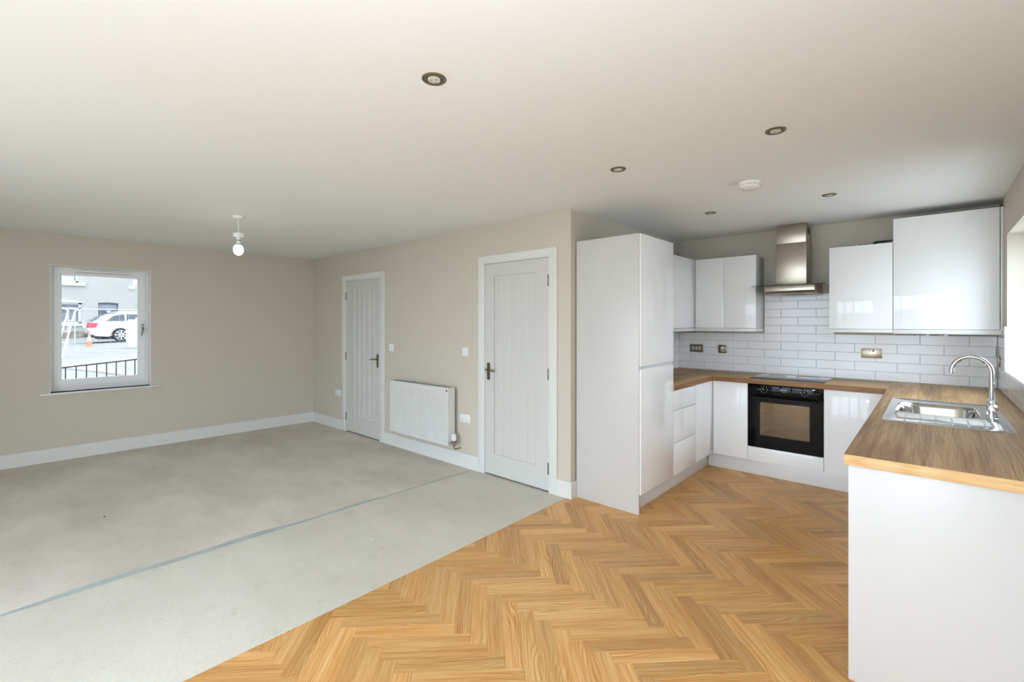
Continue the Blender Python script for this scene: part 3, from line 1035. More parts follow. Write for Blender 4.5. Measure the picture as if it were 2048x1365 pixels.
# edging strips on the front faces
m = MB().box(WFX - 0.001, 7.2275, -0.8635, -0.861, WTZ0, WTZ - 0.0005, 0.0006, 1).build('edging_strip', 'edge', wt)
m['label'] = 'light oak edging on the end facing the room'
MB().box(5.197, WFX - 0.002, WFY - 0.0022, WFY, WTZ0, WTZ - 0.0005, 0.0006, 1).build('edging_strip', 'edge_shaded', wt)
o = MB().box(0.70, 1.648, -5.1982, -5.196, WTZ0, WTZ - 0.0005, 0.0006, 1).build('edging_strip', 'edge_shaded', wt)
o.rotation_euler = (0, 0, R(90))

# ------------------------------------------------------------------ oven
OX0, OX1, OZ0, OZ1 = 5.518, 6.1235, 0.284, 0.880
OY = 1.660
t = thing('oven', (5.82, 1.95, OZ0), 'black built-in electric oven under the hob with two dials', 'oven')
slab_with_holes([OX0 + 0.01, OX1 - 0.01], [OZ0 + 0.004, OZ1 - 0.004], [(5.61, 6.03, 0.39, 0.725)], lambda u, w2, d: (u, d, w2), 1.692, 2.22, 'body', 'cavity', t)
bx('cavity_back', t, 'cavity', 5.60, 6.04, 2.20, 2.215, 0.38, 0.735, 0)
cp = bx('control_panel', t, 'blackglass', OX0, OX1, OY, 1.690, 0.772, OZ1, 0.002)
dp = slab_with_holes([OX0, OX1], [OZ0, 0.768], [(5.620, 6.022, 0.402, 0.712)], lambda u, w2, d: (u, d, w2), OY, 1.690, 'door', 'blackglass', t)
bx('door_window', dp, 'ovenglass', 5.617, 6.025, OY + 0.002, OY + 0.006, 0.399, 0.715, 0)
hb = MB().tube([(5.565, OY - 0.036, 0.757), (6.078, OY - 0.036, 0.757)], 0.009, 12).build('handle', 'blackmetal', dp)
for x in (5.585, 6.058):
    MB().tube([(x, OY, 0.757), (x, OY - 0.036, 0.757)], 0.007, 10).build('handle_post', 'blackmetal', dp)
for kx in (5.655, 5.985):
    k = MB().lathe([(0.017, 0), (0.017, -0.006), (0.0145, -0.009), (0.013, -0.026), (0.011, -0.028)], (kx, OY, 0.834), 'y', 24).build('knob', 'blackmetal', cp)
    MB().box(kx - 0.0018, kx + 0.0018, OY - 0.0295, OY - 0.024, 0.838, 0.850, 0.0003, 1).build('pointer', 'mark', k)
    for i in range(8):
        a = R(90 + 360 / 8 * i)
        rr = 0.031
        MB().box(kx + rr * math.cos(a) - 0.0028, kx + rr * math.cos(a) + 0.0028, OY - 0.0008, OY, 0.834 + rr * math.sin(a) - 0.003, 0.834 + rr * math.sin(a) + 0.003).build('dial_mark', 'mark', cp)
for i in range(7):
    MB().box(5.790 + i * 0.0078, 5.7955 + i * 0.0078, OY - 0.0008, OY, 0.838, 0.847).build('maker_letter', 'mark', cp)
for x in (5.812, 5.822, 5.832):
    MB().box(x - 0.002, x + 0.002, OY - 0.0008, OY, 0.8205, 0.8245).build('print_dot', 'mark', cp)
MB().box(5.595, 6.10, OY - 0.0006, OY, 0.8295, 0.8305).build('print_line', 'nickeldark', cp)
# shelf runners and two wire shelves inside
for sxx in (5.626, 6.016):
    for z in (0.475, 0.515, 0.555, 0.595):
        MB().tube([(sxx, 1.71, z), (sxx, 2.18, z)], 0.003, 6).build('shelf_runner', 'rack', t)
for z in (0.500, 0.565):
    rk = MB().tube([(5.63, 1.73, z), (5.66, 1.725, z), (5.70, 1.72, z - 0.006), (5.72, 1.72, z), (5.92, 1.72, z), (5.94, 1.72, z - 0.006), (5.96, 1.72, z), (6.012, 1.73, z), (6.012, 2.17, z), (5.63, 2.17, z)], 0.0032, 6, True).build('wire_shelf', 'rack', t)
    for i in range(9):
        x = 5.665 + i * 0.0385
        MB().tube([(x, 1.724, z), (x, 2.17, z)], 0.0018, 5).build('wire', 'rack', rk)

# hob
HB = (5.515, 6.123, 1.722, 2.203)
t = thing('hob', (5.82, 1.96, WTZ), 'flat black glass hob set into the worktop above the oven', 'hob')
hp = bx('glass_top', t, 'hobglass', HB[0], HB[1], HB[2], HB[3], WTZ + 0.0002, WTZ + 0.006, 0.0018)
for cx, cy, r in ((5.67, 1.85, 0.09), (5.68, 2.07, 0.075), (5.95, 1.85, 0.075), (5.94, 2.07, 0.10)):
    m = MB()
    m.tube([(cx + r * math.cos(2 * math.pi * i / 40), cy + r * math.sin(2 * math.pi * i / 40), WTZ + 0.0058) for i in range(40)], 0.0006, 4, True)
    m.build('cooking_ring', 'hinge', hp)

# ------------------------------------------------------------------ extractor hood
t = thing('extractor_hood', (5.81, 2.15, 1.74), 'stainless steel chimney extractor hood with clear glass canopy', 'extractor hood')
bx('lower_chimney', t, 'steel', 5.677, 5.937, 2.02, 2.2975, 1.82, 2.24, 0.002)
up = bx('upper_chimney', t, 'steel', 5.681, 5.933, 2.024, 2.2975, 2.236, 2.424, 0.002)
bx('vent_grille', up, 'dark', 5.9325, 5.9338, 2.10, 2.19, 2.33, 2.39, 0)
for i in range(4):
    bx('grille_bar', up, 'hinge', 5.933, 5.9352, 2.10, 2.19, 2.335 + i * 0.0145, 2.341 + i * 0.0145, 0)
bd = MB().prism([(1.87, 1.815), (1.87, 1.765), (1.905, 1.742), (2.2975, 1.742), (2.2975, 1.815)], 'x', 5.61, 6.026, 0.002, 2).build('body', 'steel', t)
for i in range(5):
    MB().lathe([(0.0055, 0), (0.0055, -0.003), (0.004, -0.005)], (5.783 + i * 0.018, 1.870, 1.790), 'y', 14).build('button', 'chrome', bd)
for x in (5.68, 5.955):
    MB().lathe([(0.03, 1.7425), (0.03, 1.7395), (0.022, 1.7385)], (x, 1.96, 0), 'z', 20).build('hood_lamp', 'lampface', bd)
for x0, x1 in ((5.73, 5.815), (5.82, 5.905)):
    bx('grease_filter', bd, 'hinge', x0, x1, 1.98, 2.25, 1.7395, 1.7425, 0.0006, 1)
m = MB().prism([(5.497, 1.845), (5.56, 1.822), (6.05, 1.822), (6.114, 1.845), (6.114, 2.2975), (5.497, 2.2975)], 'z', 1.8155, 1.8225, 0.0012, 1)
m.build('glass_canopy', 'hoodglass', t)

# ------------------------------------------------------------------ wall cabinets
UY = 1.985
t = thing('wall_cabinet', (4.73, 1.6, 1.4), 'white gloss wall cabinet on the return wall, half behind the tall cabinet', 'cabinet')
bx('body', t, 'carcass', 4.60, 4.866, 1.05, 2.29, 1.402, 2.148, 0.001)
gloss_door_x(t, 'door', 4.869, 4.890, 1.052, 1.978, 1.404, 2.150, jbot=True)
bx('light_rail', t, 'plinth', 4.868, 4.889, 1.05, 1.984, 1.370, 1.401, 0.001)
t = thing('wall_cabinet', (5.2, 2.15, 1.4), 'white gloss two-door wall cabinet left of the extractor hood', 'cabinet')
bx('body', t, 'carcass', 4.868, 5.500, 2.009, 2.2975, 1.402, 2.148, 0.001)
gloss_door_y(t, 'door', 4.8935, 5.1885, UY, UY + 0.021, 1.404, 2.150, jbot=True)
gloss_door_y(t, 'door', 5.1915, 5.5025, UY, UY + 0.021, 1.404, 2.150, jbot=True)
bx('light_rail', t, 'plinth', 4.891, 5.502, UY + 0.001, UY + 0.022, 1.370, 1.401, 0.001)
bx('light_rail', t, 'plinth', 5.481, 5.502, UY + 0.023, 2.2975, 1.370, 1.401, 0.001)
t = thing('wall_cabinet', (6.35, 2.15, 1.4), 'white gloss wall cabinet right of the hood with cable on top', 'cabinet')
bx('body', t, 'carcass', 6.126, 6.578, 2.009, 2.2975, 1.402, 2.148, 0.001)
gloss_door_y(t, 'door', 6.1235, 6.5785, UY, UY + 0.021, 1.404, 2.152, jbot=True)
bx('light_rail', t, 'plinth', 6.122, 6.578, UY - 0.004, UY + 0.017, 1.374, 1.402, 0.001)
bx('light_rail', t, 'plinth', 6.122, 6.143, UY + 0.018, 2.2975, 1.374, 1.402, 0.001)
t = thing('wall_cabinet', (6.9, 2.15, 1.4), 'tallest white gloss wall cabinet, in the corner by the window', 'cabinet')
for y0, y1, x0, x1, nm in ((2.009, 2.2975, 6.582, 6.600, 'side'), (2.009, 2.2975, 7.200, 7.218, 'side')):
    bx(nm, t, 'carcass', x0, x1, y0, y1, 1.402, 2.348, 0.001)
bx('top', t, 'carcass', 6.600, 7.200, 2.009, 2.2975, 2.33, 2.348, 0.001)
bx('back', t, 'carcass', 6.600, 7.200, 2.28, 2.2975, 1.402, 2.33, 0.001)
gloss_door_y(t, 'door', 6.5825, 7.2175, UY, UY + 0.021, 1.404, 2.352, jbot=True)
bx('filler', t, 'plinth', 7.2215, 7.239, UY + 0.004, UY + 0.024, 1.402, 2.353, 0.001)
bx('light_rail', t, 'plinth', 6.580, 7.226, UY - 0.004, UY + 0.017, 1.368, 1.402, 0.001)
# boiler pipe ends showing below that cabinet
for (x, y, r, z0, mt, lab) in ((6.735, 2.12, 0.011, 1.352, 'copper', 'leftmost grey capped pipe end below the tallest wall cabinet'), (6.775, 2.11, 0.009, 1.358, 'copper', 'thinnest grey pipe end below the tallest wall cabinet'), (6.80, 2.13, 0.013, 1.350, 'plastic', 'white capped pipe end below the middle of the tallest wall cabinet'), (6.885, 2.12, 0.011, 1.354, 'copper', 'rightmost grey capped pipe end below the tallest wall cabinet'), (6.915, 2.11, 0.014, 1.347, 'plastic', 'rightmost white capped pipe end below the tallest wall cabinet')):
    m = MB().lathe([(r * 1.25, z0), (r * 1.25, z0 + 0.012), (r, z0 + 0.014), (r, 2.331)], (x, y, 0), 'z', 16)
    tag(m.build('pipe_end', mt, None), lab, 'pipe', 'boiler pipe ends below the cabinet')
# cable and connector on top of the cabinet
t = thing('cable', (6.4, 2.06, 2.149), 'loose black cable with navy connector on top of wall cabinet', 'cable')
pts = []
for i in range(41):
    f = i / 40
    pts.append((6.275 + 0.30 * f, 2.05 + 0.012 * math.sin(f * 16), 2.156 + 0.004 * abs(math.sin(f * 20)) + 0.022 * max(0, (f - 0.45) / 0.55)))
MB().tube(pts, 0.0042, 8).build('lead', 'cable', t)
MB().tube([(6.27, 2.06, 2.155), (6.30, 2.045, 2.160), (6.33, 2.06, 2.156), (6.30, 2.075, 2.163), (6.285, 2.06, 2.158)], 0.004, 8).build('loop', 'cable', t)
cbx = MB().box(6.455, 6.545, 2.045, 2.075, 2.170, 2.186, 0.006, 3).build('connector', 'cablebox', t)
MB().tube([(6.44, 2.06, 2.172), (6.457, 2.06, 2.177)], [0.004, 0.008], 8).build('strain_relief', 'cable', cbx)
MB().tube([(6.545, 2.06, 2.178), (6.562, 2.06, 2.182)], [0.008, 0.004], 8).build('strain_relief', 'cable', cbx)

# ------------------------------------------------------------------ sink and tap
t = thing('sink', (6.88, 0.59, WTZ), 'stainless steel inset sink with drainer beside the tap', 'sink')
BW = (6.660, 7.035, 0.445, 0.940)       # bowl
DRN = (6.665, 7.085, 0.115, 0.400)      # drainer


def rrect(x0, x1, y0, y1, r, n=6):
    pts = []
    for cx, cy, a0 in ((x1 - r, y1 - r, 0), (x0 + r, y1 - r, 90), (x0 + r, y0 + r, 180), (x1 - r, y0 + r, 270)):
        for i in range(n + 1):
            a = R(a0 + 90 * i / n)
            pts.append((cx + r * math.cos(a), cy + r * math.sin(a)))
    return pts


sb = bmesh.new()


def ring(pts, z):
    return [sb.verts.new((x, y, z)) for x, y in pts]


def bridge(a, b):
    n = len(a)
    for i in range(n):
        sb.faces.new((a[i], a[(i + 1) % n], b[(i + 1) % n], b[i]))


zt = WTZ + 0.006
outer0 = ring(rrect(*SK, 0.02), WTZ + 0.0003)
outer1 = ring(rrect(SK[0] + 0.002, SK[1] - 0.002, SK[2] + 0.002, SK[3] - 0.002, 0.02), WTZ + 0.004)
outer2 = ring(rrect(SK[0] + 0.006, SK[1] - 0.006, SK[2] + 0.006, SK[3] - 0.006, 0.018), zt)
outer3 = ring(rrect(SK[0] + 0.020, SK[1] - 0.020, SK[2] + 0.020, SK[3] - 0.020, 0.016), zt - 0.003)
bridge(outer0, outer1); bridge(outer1, outer2); bridge(outer2, outer3)
bowl0 = ring(rrect(*BW, 0.11), zt - 0.003)
prev = bowl0
for ins, z in ((0.006, zt - 0.008), (0.014, zt - 0.03), (0.022, zt - 0.10), (0.035, zt - 0.145), (0.07, zt - 0.158)):
    rg = ring(rrect(BW[0] + ins, BW[1] - ins, BW[2] + ins, BW[3] - ins, 0.105 - ins * 0.5), z)
    bridge(prev, rg)
    prev = rg
sb.faces.new(prev)
drn0 = ring(rrect(*DRN, 0.05), zt - 0.003)
drn1 = ring(rrect(DRN[0] + 0.008, DRN[1] - 0.008, DRN[2] + 0.008, DRN[3] - 0.008, 0.045), zt - 0.006)
bridge(drn0, drn1)
sb.faces.new(drn1)
# deck between the rings
edges = [sb.edges.get((r[i], r[(i + 1) % len(r)])) for r in (outer3, bowl0, drn0) for i in range(len(r))]
bmesh.ops.triangle_fill(sb, use_beauty=True, use_dissolve=False, edges=edges)
bmesh.ops.recalc_face_normals(sb, faces=sb.faces[:])
me = bpy.data.meshes.new('sink_body')
sb.to_mesh(me); sb.free()
bowl = link('sink_body', me, 'sink', t)
for i in range(6):
    x = DRN[0] + 0.05 + i * 0.064
    MB().tube([(x, DRN[2] + 0.03, zt - 0.0065), (x, DRN[2] + 0.05, zt - 0.0035), (x, DRN[3] - 0.04, zt - 0.0035), (x, DRN[3] - 0.02, zt - 0.0065)], 0.004, 8).build('drainer_ridge', 'sink', bowl)
MB().lathe([(0.04, zt - 0.1575), (0.04, zt - 0.156), (0.03, zt - 0.1555), (0.028, zt - 0.158)], (6.85, 0.69, 0), 'z', 24).build('waste', 'chrome', bowl)
MB().lathe([(0.015, 0), (0.015, 0.002), (0.008, 0.003)], (6.655, 0.55, zt - 0.09), 'x', 16).build('overflow', 'chrome', bowl)

TX, TY = 7.080, 0.600
t = thing('tap', (TX, TY, zt - 0.003), 'chrome swan-neck mixer tap behind the sink bowl', 'tap')
z0 = zt - 0.003
bdy = MB().lathe([(0.026, z0), (0.026, z0 + 0.006), (0.0225, z0 + 0.010), (0.0225, z0 + 0.088), (0.020, z0 + 0.094), (0.014, z0 + 0.097)], (TX, TY, 0), 'z', 28).build('body', 'chrome', t)
ZA = 1.175
RA = 0.084
pts = [(TX, TY, z0 + 0.09), (TX, TY, 1.08), (TX, TY, ZA)]
for i in range(1, 17):
    a = math.pi * i / 16
    f = RA - RA * math.cos(a)
    pts.append((TX - f * 0.985, TY + f * 0.06, ZA + RA * 1.06 * math.sin(a)))
pts.append((TX - 2 * RA * 0.985 - 0.002, TY + 2 * RA * 0.06, ZA - 0.012))
MB().tube(pts, 0.0115, 16).build('spout', 'chrome', t)
kn = MB().lathe([(0.019, -0.022), (0.021, -0.03), (0.021, -0.050), (0.018, -0.054), (0.006, -0.055)], (TX + 0.004, TY, z0 + 0.055), 'y', 24).build('lever_cap', 'chrome', t)
MB().tube([(TX + 0.008, TY - 0.042, z0 + 0.070), (TX + 0.009, TY - 0.045, z0 + 0.11), (TX + 0.010, TY - 0.048, z0 + 0.14)], [0.0055, 0.005, 0.0045], 12).build('lever', 'chrome', kn)


# ------------------------------------------------------------------ sockets and switches
def plate_y(name, label, cat, x0, x1, z0, z1, y, material, kind, group=None):
    """faceplate on a wall facing -y"""
    t = thing(name, ((x0 + x1) / 2, y, z0), label, cat, group)
    pl = MB().box(x0, x1, y - 0.008, y, z0, z1, 0.0025, 2).build('faceplate', material, t)
    cx, cz = (x0 + x1) / 2, (z0 + z1) / 2
    yf = y - 0.008
    if kind == 'rocker1' or kind == 'rocker2':
        xs = [cx] if kind == 'rocker1' else [cx - 0.014, cx + 0.014]
        for x in xs:
            MB().prism([(yf, cz - 0.015), (yf - 0.004, cz + 0.013), (yf - 0.001, cz + 0.016), (yf + 0.001, cz + 0.016), (yf + 0.001, cz - 0.016)], 'x', x - 0.010, x + 0.010, 0.0006, 1).build('rocker', 'plastic', pl)
    if kind == 'blank':
        MB().box(cx - 0.022, cx + 0.022, yf - 0.001, yf, cz - 0.022, cz + 0.022, 0.0008, 1).build('insert', 'plastic', pl)
    if kind == 'switch3':
        for x in (cx - 0.038, cx, cx + 0.038):
            MB().prism([(yf, cz - 0.020), (yf - 0.005, cz + 0.017), (yf, cz + 0.021), (yf + 0.001, cz)], 'x', x - 0.011, x + 0.011, 0.0006, 1).build('rocker', 'lampface', pl)
    if kind == 'spur':
        MB().box(cx - 0.018, cx + 0.018, yf - 0.001, yf, cz - 0.030, cz + 0.026, 0.0005, 1).build('insert', 'lampface', pl)
        MB().prism([(yf, cz - 0.002), (yf - 0.006, cz + 0.018), (yf, cz + 0.022), (yf + 0.001, cz)], 'x', cx - 0.011, cx + 0.011, 0.0006, 1).build('rocker', 'plastic', pl)
        MB().box(cx - 0.010, cx + 0.010, yf - 0.003, yf, cz - 0.02, cz - 0.008, 0.0005, 1).build('fuse_holder', 'hinge', pl)
    if kind == 'double' or kind == 'double_metal':
        for s in (-1, 1):
            ox = cx + s * (x1 - x0) * 0.26
            for dx, dz, w, h in ((0, 0.008, 0.004, 0.009), (-0.011, -0.014, 0.008, 0.004), (0.011, -0.014, 0.008, 0.004)):
                MB().box(ox + dx - w / 2, ox + dx + w / 2, yf - 0.0006, yf + 0.001, cz + dz - h / 2, cz + dz + h / 2).build('pin_slot', 'dark' if kind == 'double' else 'hinge', pl)
            MB().prism([(yf, cz + 0.014), (yf - 0.004, cz + 0.031), (yf, cz + 0.034), (yf + 0.001, cz + 0.02)], 'x', cx + s * 0.012 - 0.006, cx + s * 0.012 + 0.006, 0.0005, 1).build('rocker', 'plastic' if s < 0 or kind == 'double' else 'hinge', pl)
    for s in (-1, 1):
        MB().lathe([(0.0028, 0), (0.0028, -0.0008)], (cx + s * ((x1 - x0) / 2 - 0.010), yf, cz), 'y', 10).build('screw', 'hinge' if material != 'plastic' else 'plastic', pl)
    return t


plate_y('light_switch', 'white double light switch right of the corner door', 'switch', 1.972, 2.062, 1.120, 1.208, WY, 'plastic', 'rocker2')
plate_y('wall_control', 'plain white square wall plate left of the door by the cabinet', 'switch', 3.276, 3.366, 1.125, 1.210, WY, 'plastic', 'blank')
plate_y('wall_socket', 'white double socket low in the room corner left of the door', 'socket', 0.655, 0.805, 0.455, 0.535, WY, 'plastic', 'double')
plate_y('wall_socket', 'white double socket low on the wall right of the radiator', 'socket', 3.240, 3.393, 0.452, 0.534, WY, 'plastic', 'double')
plate_y('light_switch', 'nickel triple light switch on the tiles left of the hob', 'switch', 4.716, 4.868, 1.121, 1.211, 2.2975, 'nickeldark', 'switch3')
plate_y('wall_switch', 'square nickel fused switch on the tiles beside the triple switch', 'switch', 5.036, 5.126, 1.121, 1.212, 2.2975, 'nickeldark', 'spur')
plate_y('wall_socket', 'nickel double socket on the tiles below the right wall cabinets', 'socket', 6.337, 6.488, 1.131, 1.220, 2.2975, 'nickel', 'double_metal')
t = thing('wall_socket', (DX - 0.012, 2.17, 1.115), 'small nickel plate on the side tiles behind the tap', 'socket')
pl = MB().box(DX - 0.0205, DX - 0.0125, 2.12, 2.21, 1.112, 1.198, 0.0025, 2).build('faceplate', 'nickel', t)
MB().box(DX - 0.0245, DX - 0.0205, 2.155, 2.175, 1.145, 1.165, 0.001, 1).build('rocker', 'lampface', pl)

# ------------------------------------------------------------------ radiator
RX0, RX1, RZ0, RZ1 = 2.185, 3.206, 0.216, 0.795
RYF, RYB = -0.120, -0.030
t = thing('radiator', ((RX0 + RX1) / 2, -0.07, RZ0), 'white fluted panel radiator on the wall between the doors', 'radiator')


def flute_panel(name, yf, yb, sgn):
    m = MB()
    N = 30
    x0, x1 = RX0 + 0.012, RX1 - 0.028
    pitch = (x1 - x0) / N
    secs = [(RX0, 0.0)]
    for i in range(N):
        a = x0 + i * pitch
        secs += [(a + 0.0005, 0.0), (a + pitch * 0.14, 0.013), (a + pitch * 0.42, 0.013), (a + pitch * 0.58, 0.0)]
    secs += [(x1, 0.0), (RX1, 0.0)]
    zs = [(RZ0, 0.0), (RZ0 + 0.004, 1.0), (RZ0 + 0.034, 1.0), (RZ0 + 0.050, 2.0), (RZ1 - 0.050, 2.0), (RZ1 - 0.034, 1.0), (RZ1 - 0.004, 1.0), (RZ1, 0.0)]
    rows_ = []
    for z, k in zs:
        row = []
        for x, d in secs:
            dep = 0.0 if k == 1.0 else (d if k == 2.0 else 0.003)
            row.append(m.bm.verts.new((x, yf + sgn * dep, z)))
        rows_.append(row)
    for a, b in zip(rows_, rows_[1:]):
        for i in range(len(secs) - 1):
            m.bm.faces.new((a[i], a[i + 1], b[i + 1], b[i]))
    back = [m.bm.verts.new((x, yb, z)) for x, z in ((RX0, RZ0), (RX1, RZ0), (RX1, RZ1), (RX0, RZ1))]
    m.bm.faces.new(back[::-1])
    m.bm.faces.new([back[0], back[1]] + rows_[0][::-1])
    m.bm.faces.new([back[2], back[3]] + rows_[-1])
    m.bm.faces.new([back[3], back[0]] + [r[0] for r in rows_])
    m.bm.faces.new([back[1], back[2]] + [r[-1] for r in rows_][::-1])
    bmesh.ops.recalc_face_normals(m.bm, faces=m.bm.faces[:])
    return m.build(name, 'radiator', t)


fp = flute_panel('front_panel', RYF, RYF + 0.014, 1)
bx('rear_panel', t, 'radiator', RX0, RX1, RYB - 0.012, RYB, RZ0, RZ1, 0.002)
MB().box(RX0 - 0.001, RX0 + 0.002, RYF + 0.012, RYB + 0.001, RZ0 + 0.02, RZ1 + 0.004, 0.0008, 1).build('side_cover', 'radiator', t)
MB().box(RX1 - 0.002, RX1 + 0.001, RYF + 0.012, RYB + 0.001, RZ0 + 0.02, RZ1 + 0.004, 0.0008, 1).build('side_cover', 'radiator', t)
gr = bx('top_grille', t, 'radiator', RX0 - 0.0005, RX1 + 0.0005, RYF + 0.003, RYB, RZ1 - 0.001, RZ1 + 0.006, 0.0015)
for i in range(30):
    x = RX0 + 0.022 + i * 0.0332
    MB().box(x, x + 0.018, RYF + 0.026, RYB - 0.018, RZ1 + 0.0055, RZ1 + 0.0065).build('grille_slot', 'dark', gr)
for x in (RX0 + 0.15, RX1 - 0.15):
    bx('bracket', t, 'radiator', x - 0.015, x + 0.015, RYB, WY, RZ0 + 0.08, RZ0 + 0.14, 0.001)
    bx('bracket', t, 'radiator', x - 0.015, x + 0.015, RYB, WY, RZ1 - 0.14, RZ1 - 0.08, 0.001)
MB().lathe([(0.010, 0), (0.010, -0.006), (0.006, -0.008)], (RX1 - 0.020, RYF + 0.001, RZ1 - 0.022), 'y', 16).build('air_vent', 'hinge', fp)
# thermostatic valve at the right foot, lockshield at the left
vx = RX1 + 0.038
vz = RZ0 + 0.028
vb = MB().tube([(RX1 - 0.005, -0.072, vz), (vx, -0.072, vz)], 0.011, 14).build('valve_tail', 'nickel', t)
MB().lathe([(0.013, vz - 0.028), (0.014, vz - 0.020), (0.014, vz + 0.012), (0.017, vz + 0.014), (0.017, vz + 0.024)], (vx, -0.072, 0), 'z', 20).build('valve_body', 'nickel', t)
trv = MB().lathe([(0.020, vz + 0.026), (0.0235, vz + 0.032), (0.0235, vz + 0.085), (0.020, vz + 0.094), (0.010, vz + 0.096)], (vx, -0.072, 0), 'z', 24).build('valve_head', 'plastic', t)
for i in range(10):
    a = 2 * math.pi * i / 10
    MB().box(vx + 0.0235 * math.cos(a) - 0.0016, vx + 0.0235 * math.cos(a) + 0.0016, -0.072 + 0.0235 * math.sin(a) - 0.0016, -0.072 + 0.0235 * math.sin(a) + 0.0016, vz + 0.036, vz + 0.08).build('grip', 'plastic', trv)
MB().lathe([(0.0235, vz + 0.0245), (0.0235, vz + 0.0285)], (vx, -0.072, 0), 'z', 20).build('collar', 'cartrim', trv)
MB().tube([(vx, -0.072, vz - 0.027), (vx, -0.072, vz - 0.045), (vx, -0.055, vz - 0.06), (vx, 0.0, vz - 0.062), (vx, WY, vz - 0.062)], 0.0075, 12).build('pipe', 'nickel', t)
lx = RX0 - 0.024
MB().tube([(RX0 + 0.004, -0.072, vz), (lx, -0.072, vz)], 0.010, 12).build('valve_tail', 'nickel', t)
MB().lathe([(0.012, vz - 0.022), (0.013, vz - 0.016), (0.013, vz + 0.014), (0.011, vz + 0.030)], (lx, -0.072, 0), 'z', 16).build('lockshield', 'hinge', t)
MB().tube([(lx, -0.072, vz - 0.02), (lx, -0.072, vz - 0.04), (lx, -0.055, vz - 0.055), (lx, WY, vz - 0.057)], 0.0075, 10).build('pipe', 'nickel', t)

# ------------------------------------------------------------------ ceiling fittings
DL = (((5.402, -2.051), 'brushed nickel ceiling downlight nearest the viewpoint, high above the floor joint'),
      ((5.402, -0.632), 'brushed nickel ceiling downlight nearest the tall cabinet corner'),
      ((6.260, -0.633), 'brushed nickel ceiling downlight above the sink run end, right of the rest'),
      ((5.405, 0.965), 'brushed nickel ceiling downlight farthest in, above the drawers'),
      ((6.262, 0.966), 'brushed nickel ceiling downlight between smoke alarm and right wall cabinets'))
for (x, y), lab in DL:
    z = ceil_z(y)
    t = thing('ceiling_downlight', (x, y, z), lab, 'downlight', 'recessed nickel ceiling downlights')
    MB().lathe([(0.0465, z - 0.0005), (0.0465, z - 0.003), (0.043, z - 0.006), (0.034, z - 0.0065), (0.029, z - 0.005), (0.027, z - 0.001), (0.027, z - 0.0004)], (x, y, 0), 'z', 36).build('ring', 'nickeldark', t)
    lp = MB().lathe([(0.025, z - 0.003), (0.0245, z - 0.0065), (0.020, z - 0.0078), (0.006, z - 0.0085)], (x, y, 0), 'z', 28).build('lamp', 'lampface', t)
    for a in (0, 120, 240):
        MB().lathe([(0.0042, z - 0.0075), (0.0035, z - 0.0095)], (x + 0.0145 * math.cos(R(a)), y + 0.0145 * math.sin(R(a)), 0), 'z', 12).build('led_lens', 'nickel', lp)
x, y = 5.918, 0.208
z = ceil_z(y)
t = thing('smoke_alarm', (x, y, z), 'round white smoke alarm on the kitchen ceiling', 'smoke alarm')
sa_ = MB().lathe([(0.066, z + 0.001), (0.066, z - 0.014), (0.063, z - 0.018), (0.060, z - 0.019), (0.060, z - 0.023), (0.062, z - 0.025), (0.060, z - 0.036), (0.050, z - 0.044), (0.020, z - 0.046)], (x, y, 0), 'z', 40).build('housing', 'plastic', t)
MB().lathe([(0.013, z - 0.0445), (0.012, z - 0.048), (0.006, z - 0.0485)], (x - 0.012, y - 0.024, 0), 'z', 20).build('test_button', 'plastic', sa_)
for i in range(16):
    a = 2 * math.pi * i / 16
    MB().box(x + 0.0605 * math.cos(a) - 0.004, x + 0.0605 * math.cos(a) + 0.004, y + 0.0605 * math.sin(a) - 0.004, y + 0.0605 * math.sin(a) + 0.004, z - 0.0235, z - 0.0187).build('vent_slot', 'lampface', sa_)

x, y = 2.279, -1.732
t = thing('pendant_light', (x, y, CEIL), 'bare lit bulb hanging on a short white flex from the ceiling', 'pendant light')
MB().lathe([(0.045, CEIL + 0.001), (0.045, CEIL - 0.006), (0.042, CEIL - 0.020), (0.036, CEIL - 0.024), (0.008, CEIL - 0.026)], (x, y, 0), 'z', 32).build('ceiling_rose', 'plastic', t)
MB().tube([(x, y, CEIL - 0.024), (x, y, 2.24)], 0.0042, 10).build('flex', 'plastic', t)
MB().lathe([(0.007, 2.262), (0.012, 2.250), (0.016, 2.244), (0.016, 2.165), (0.014, 2.160)], (x, y, 0), 'z', 24).build('lamp_holder', 'plastic', t)
MB().lathe([(0.017, 2.249), (0.045, 2.248), (0.047, 2.240), (0.042, 2.216), (0.018, 2.214)], (x, y, 0), 'z', 32).build('shade_ring', 'plastic', t)
MB().lathe([(0.0175, 2.190), (0.0175, 2.184)], (x, y, 0), 'z', 20).build('holder_band', 'hinge', t)
bb = MB().lathe([(0.0125, 2.175), (0.0135, 2.160), (0.024, 2.150), (0.030, 2.142)], (x, y, 0), 'z', 24).build('bulb_neck', 'plastic', t)
MB().lathe([(0.029, 2.1425), (0.037, 2.128), (0.0405, 2.112), (0.040, 2.096), (0.035, 2.078), (0.025, 2.064), (0.010, 2.057)], (x, y, 0), 'z', 28).build('bulb_globe', 'bulb', t)

